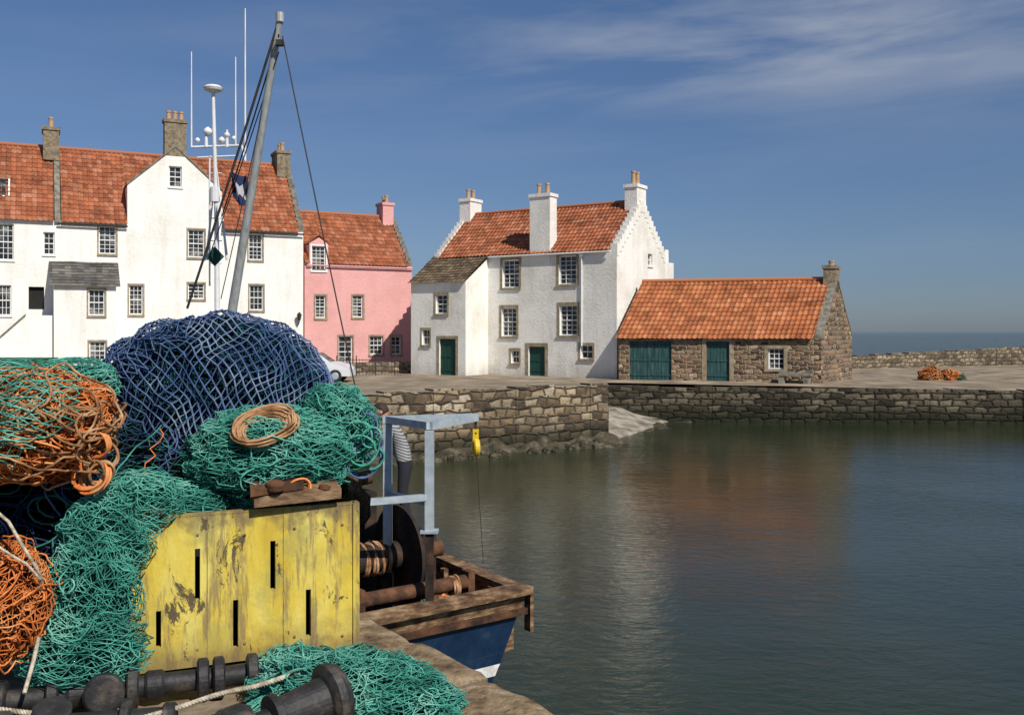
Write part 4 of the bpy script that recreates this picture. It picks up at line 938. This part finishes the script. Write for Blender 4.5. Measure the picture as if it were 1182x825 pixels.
d1=mth(nt,'ABSOLUTE',mth(nt,'SUBTRACT',s.outputs[0],s.outputs[1])); d2=mth(nt,'ABSOLUTE',mth(nt,'SUBTRACT',mth(nt,'ADD',s.outputs[0],s.outputs[1]),1.))
k=mth(nt,'LESS_THAN',mth(nt,'MINIMUM',d1,d2),.12); nt.links.new(mix(nt,k,(.012,.02,.07),(.4,.4,.44)),b.inputs['Base Color']); b.inputs['Roughness'].default_value=.9
mb=MB(m); P=[];UV=[]
for i in range(15):
    r=[];ur=[]
    for j in range(11):
        x=i/14;y=j/10; p=wp(264,190,15.8).lerp(wp(268,226,15.8),1-y)+V((x*.34,0.10*math.sin(x*9+y*2),-.28*x-.06*math.sin(x*5))); r.append(p);ur.append((x,y))
    P.append(r);UV.append(ur)
mb.grid(P,0,UV); mb.build('saltire_flag',e)
# ---------------------------------------------------------------- person
m,nt,b=newmat('striped_shirt_and_trousers'); tc=nd(nt,'ShaderNodeTexCoord').outputs['Object']; s=nd(nt,'ShaderNodeSeparateXYZ'); nt.links.new(tc,s.inputs[0])
zz=mth(nt,'ADD',s.outputs[2],mth(nt,'MULTIPLY',s.outputs[0],.35))
sr=mth(nt,'GREATER_THAN',mth(nt,'FRACT',mth(nt,'MULTIPLY',zz,26)),.5); shirt=mix(nt,sr,(.36,.36,.35),(.09,.095,.11))
nt.links.new(mix(nt,mth(nt,'GREATER_THAN',s.outputs[2],.93),(.015,.017,.024),shirt),b.inputs['Base Color']); b.inputs['Roughness'].default_value=.9
M['cloth']=m; M['skin']=pm('skin',[(.3,(.42,.22,.15)),(.7,(.5,.28,.2))],9,rough=.55,bump=.1); M['hair']=pm('dark_hair',[(.3,(.02,.013,.01)),(.7,(.05,.035,.025))],30,rough=.7)
M['boot']=pm('boot_rubber',[(.3,(.02,.02,.02)),(.7,(.04,.035,.03))],9,rough=.5)
pp=W(468,500,12.9); PZ=1.53
e=empty('standing_person',(pp.x,pp.y,PZ))
def skin(name,vs,es,mat,parent,sub=2):
    me=bpy.data.meshes.new(name); me.from_pydata([v[0] for v in vs],es,[]); ob=bpy.data.objects.new(name,me); COL.objects.link(ob); ob.parent=parent
    sk=ob.modifiers.new('skin','SKIN')
    if not me.skin_vertices:
        bpy.context.view_layer.objects.active=ob; ob.select_set(True); bpy.ops.mesh.customdata_skin_add() ; ob.select_set(False)
    for i,v in enumerate(vs):
        r=v[1]; me.skin_vertices[0].data[i].radius=r if isinstance(r,tuple) else (r,r)
    me.skin_vertices[0].data[0].use_root=True; sk.use_smooth_shade=True
    ss=ob.modifiers.new('s','SUBSURF'); ss.levels=sub; ss.render_levels=sub; me.materials.append(mat); return ob
vs=[((0,0,.95),(.15,.13)),((-.05,0,1.12),(.14,.12)),((-.15,0,1.32),(.17,.12)),((-.22,0,1.44),(.09,.08)),((-.25,0,1.49),(.055,.055)),
 ((.0,.1,.86),.095),((-.04,.11,.5),.065),((.03,.11,.12),.05),((.0,-.1,.86),.095),((-.04,-.11,.5),.065),((.03,-.11,.12),.05),
 ((-.17,.19,1.38),.065),((-.24,.24,1.12),.05),((-.45,.2,1.02),.036),((-.17,-.19,1.38),.065),((-.24,-.24,1.12),.05),((-.45,-.2,1.02),.036)]
es=[(0,1),(1,2),(2,3),(3,4),(0,5),(5,6),(6,7),(0,8),(8,9),(9,10),(2,11),(11,12),(12,13),(2,14),(14,15),(15,16)]
try:
    skin('clothed_body',vs,es,M['cloth'],e)
    for sg in (1,-1):
        hv=[((-.44,.2*sg,1.025),.03),((-.49,.2*sg,1.01),.032),((-.53,.2*sg,1.0),.028)]; he=[(0,1),(1,2)]
        for k in range(4):
            y=.2*sg+(k-1.5)*.019; i=len(hv); ln=(.9,1,.95,.75)[k]
            hv+=[((-.545,y,1.0),.0095),((-.58,y,.985),.009),((-.60,y,.985-.035*ln),.008)]; he+=[(2,i),(i,i+1),(i+1,i+2)]
        i=len(hv); hv+=[((-.50,.2*sg-.03*sg,1.0),.011),((-.535,.2*sg-.05*sg,.985),.009)]; he+=[(1,i),(i,i+1)]
        skin('hand',hv,he,M['skin'],e,1)
        skin('boot',[((.03,.11*sg,.14),.055),((.02,.11*sg,.05),.05),((-.10,.115*sg,.04),.045),((-.17,.115*sg,.035),.035)],[(0,1),(1,2),(2,3)],M['boot'],e,1)
except Exception as ex: print('PERSONERR',ex)
hc=V((-.33,0,1.58)); mb=MB(M['skin'],M['hair'],M['dark']); tilt=.5
def hp(x,y,z):
    c,s_=math.cos(tilt),math.sin(tilt); X=-x; return hc+V((X*c - z*s_, y, z*c+X*s_))
P=[];PH=[]
for i in range(17):
    th=math.pi*i/16; r=[];rh=[]
    for j in range(24):
        ph=2*math.pi*j/24; x=math.sin(th)*math.cos(ph);y=math.sin(th)*math.sin(ph);z=math.cos(th)
        k=1-.12*max(0,-z)*(1 if x<.3 else .3); fx=.098*x*k; 
        if x>.8 and abs(y)<.25 and -.35<z<.1: fx+=.022*(1-abs(y)/.25)
        r.append(hp(fx,.076*y*k,.118*z)); rh.append(hp(.104*x-.008,.082*y,.122*z+.006 if (z>.25 or x<.05) else .09*z+.02) if (z>.35 or (x<.0 and z>-.4)) else hp(.05*x,.05*y,.09*z))
    P.append(r);PH.append(rh)
mb.grid(P,0,None,True,True);mb.grid(PH,1,None,True,True)
for sg in (1,-1):
    mb.lathe(hp(.086,.03*sg,.01),(-1,0,-.3),[(0,.012),(.008,.008),(.01,.002)],8,2); mb.lathe(hp(-.005,.072*sg,-.005),(0,sg,0),[(0,.02),(.012,.026),(.018,.015)],10,0)
mb.box(hp(.086,-.022,-.06),V((-.008,0,0)),V((0,.044,0)),V((0,0,.006)),2)
mb.v=[(x+e.location.x,y+e.location.y,z+e.location.z) for x,y,z in mb.v]; mb.build('head',e)
# ---------------------------------------------------------------- parked car
cp=W(362,436,46.5); M['carp']=pm('white_car_paint',[(.3,(.66,.68,.70)),(.7,(.72,.74,.76))],1,rough=.25,bump=0,spec=.6)
mb=MB(M['carp'],M['glass'],M['rubber'],M['galv'],M['rust']); cx_,cy_=cp.x,cp.y; cz=zf(cx_,cy_); e=empty('parked_car',(cx_,cy_,cz))
prof=[(-1.9,.3),(-1.92,.62),(-1.75,.86),(-1.45,.92),(-1.15,1.38),(-.7,1.45),(.3,1.43),(.95,.98),(1.7,.84),(1.9,.62),(1.92,.3)]
def inset(z): return .82-(.16*clamp((z-.9)/.5))
for sg in (1,-1):
    pts=[V((cx_+x,cy_+sg*inset(z),cz+z)) for x,z in prof]; mb.face(pts if sg<0 else pts[::-1],0)
    wn=[(-1.0,.95),(-.85,1.33),(-.4,1.36),(.2,1.35),(.75,.97)]; mb.face([V((cx_+x,cy_+sg*(inset(z)+.012),cz+z)) for x,z in wn],1)
    for wx in (-1.2,1.2): mb.lathe((cx_+wx,cy_+sg*.66,cz+.31),(0,sg,0),[(0,.2),(0,.31),(.19,.31),(.2,.22),(.18,.18)],24,2); mb.lathe((cx_+wx,cy_+sg*.85,cz+.31),(0,sg,0),[(0,.18),(.015,.16),(.02,.04)],16,3)
for i in range(len(prof)-1):
    (x0,z0),(x1,z1)=prof[i],prof[i+1]; m_=1 if i in (3,6) else 0
    mb.face([V((cx_+x0,cy_-inset(z0),cz+z0)),V((cx_+x1,cy_-inset(z1),cz+z1)),V((cx_+x1,cy_+inset(z1),cz+z1)),V((cx_+x0,cy_+inset(z0),cz+z0))],m_)
for sg in (1,-1): mb.cbox((cx_+1.88,cy_+sg*.6,cz+.66),.06,.28,.14,0,3)
mb.build('car_body',e)
e=empty('green_fish_crates',(-9,17.5,2.6)); M['gcr']=pm('green_plastic',[(.3,(.02,.10,.05)),(.7,(.04,.17,.08))],5,rough=.5)
mb=MB(M['gcr'])
for k in range(4):
    for c_ in range(2):
        x=-9.7+c_*.85;y=17.5;z=2.6+k*.28
        mb.cbox((x,y,z+.13),.74,.44,.22,0);mb.cbox((x,y,z+.255),.8,.5,.03,0)
        for r_ in (-.25,0,.25): mb.cbox((x+r_,y-.235,z+.13),.03,.03,.2,0)
mb.build('stacked_crates',e)
# ---------------------------------------------------------------- camera, light, world
cam=bpy.data.cameras.new('Camera'); co=bpy.data.objects.new('Camera',cam); COL.objects.link(co); co.location=(0,0,H); co.rotation_euler=(math.pi/2,0,0)
cam.sensor_width=36; cam.lens=F/1182*36; cam.shift_y=-(412.5-HY)/1182; cam.clip_start=.1; cam.clip_end=20000; sc.camera=co
sd=V((.62,-.785,0)).normalized(); elv=math.radians(44); ds=V((sd.x*math.cos(elv),sd.y*math.cos(elv),math.sin(elv)))
sl_=bpy.data.lights.new('Sun','SUN'); sl_.energy=5.0; sl_.angle=math.radians(.5); sl_.color=(1,.94,.85); so=bpy.data.objects.new('Sun',sl_); COL.objects.link(so); so.rotation_euler=ds.to_track_quat('Z','Y').to_euler(); so.location=(10,-20,30)
w=bpy.data.worlds.new('World'); sc.world=w; w.use_nodes=True; nt=w.node_tree; L_=nt.links.new; bg=nt.nodes['Background']
sky=nt.nodes.new('ShaderNodeTexSky'); sky.sky_type='NISHITA'; sky.sun_disc=False; sky.sun_elevation=elv; sky.sun_rotation=math.atan2(sd.x,sd.y); sky.air_density=1.0; sky.dust_density=.3; sky.ozone_density=2.5
tc=nt.nodes.new('ShaderNodeTexCoord'); sp=nt.nodes.new('ShaderNodeSeparateXYZ'); L_(tc.outputs['Generated'],sp.inputs[0])
az=mth(nt,'ARCTAN2',sp.outputs[0],sp.outputs[1]); ele=mth(nt,'ARCSINE',sp.outputs[2])
cb=nt.nodes.new('ShaderNodeCombineXYZ'); L_(mth(nt,'ADD',mth(nt,'MULTIPLY',az,2.2),mth(nt,'MULTIPLY',ele,2.5)),cb.inputs[0]); L_(mth(nt,'ADD',mth(nt,'MULTIPLY',ele,15),mth(nt,'MULTIPLY',az,-1.2)),cb.inputs[1])
n1=nd(nt,'ShaderNodeTexNoise',Scale=1.0,Detail=7,Roughness=.55,Distortion=.35); L_(cb.outputs[0],n1.inputs['Vector'])
c1=ramp(nt,[(.42,(0,0,0)),(.72,(1,1,1))],n1.outputs[0])
da=mth(nt,'DIVIDE',mth(nt,'SUBTRACT',az,.32),.40); de=mth(nt,'DIVIDE',mth(nt,'SUBTRACT',ele,.290),.065)
gs=mth(nt,'EXPONENT',mth(nt,'MULTIPLY',mth(nt,'ADD',mth(nt,'MULTIPLY',da,da),mth(nt,'MULTIPLY',de,de)),-1))
cf=mth(nt,'MULTIPLY',c1.outputs[0],mth(nt,'ADD',mth(nt,'MULTIPLY',gs,.62),.06))
hz=ramp(nt,[(0,(.38,.49,.76)),(.04,(.44,.54,.78)),(.12,(.54,.62,.80)),(.35,(.66,.77,.95)),(1,(.9,.95,1))],ele)
col=mix(nt,1.,sky.outputs[0],hz.outputs[0],'MULTIPLY')
L_(mix(nt,cf,col,(6.5,6.7,7.1)),bg.inputs['Color']); bg.inputs['Strength'].default_value=.08
sc.view_settings.view_transform='Standard'; sc.view_settings.look='None'; sc.view_settings.exposure=0
print('VERTS',sum(len(o.data.vertices) for o in bpy.data.objects if o.type=='MESH'))
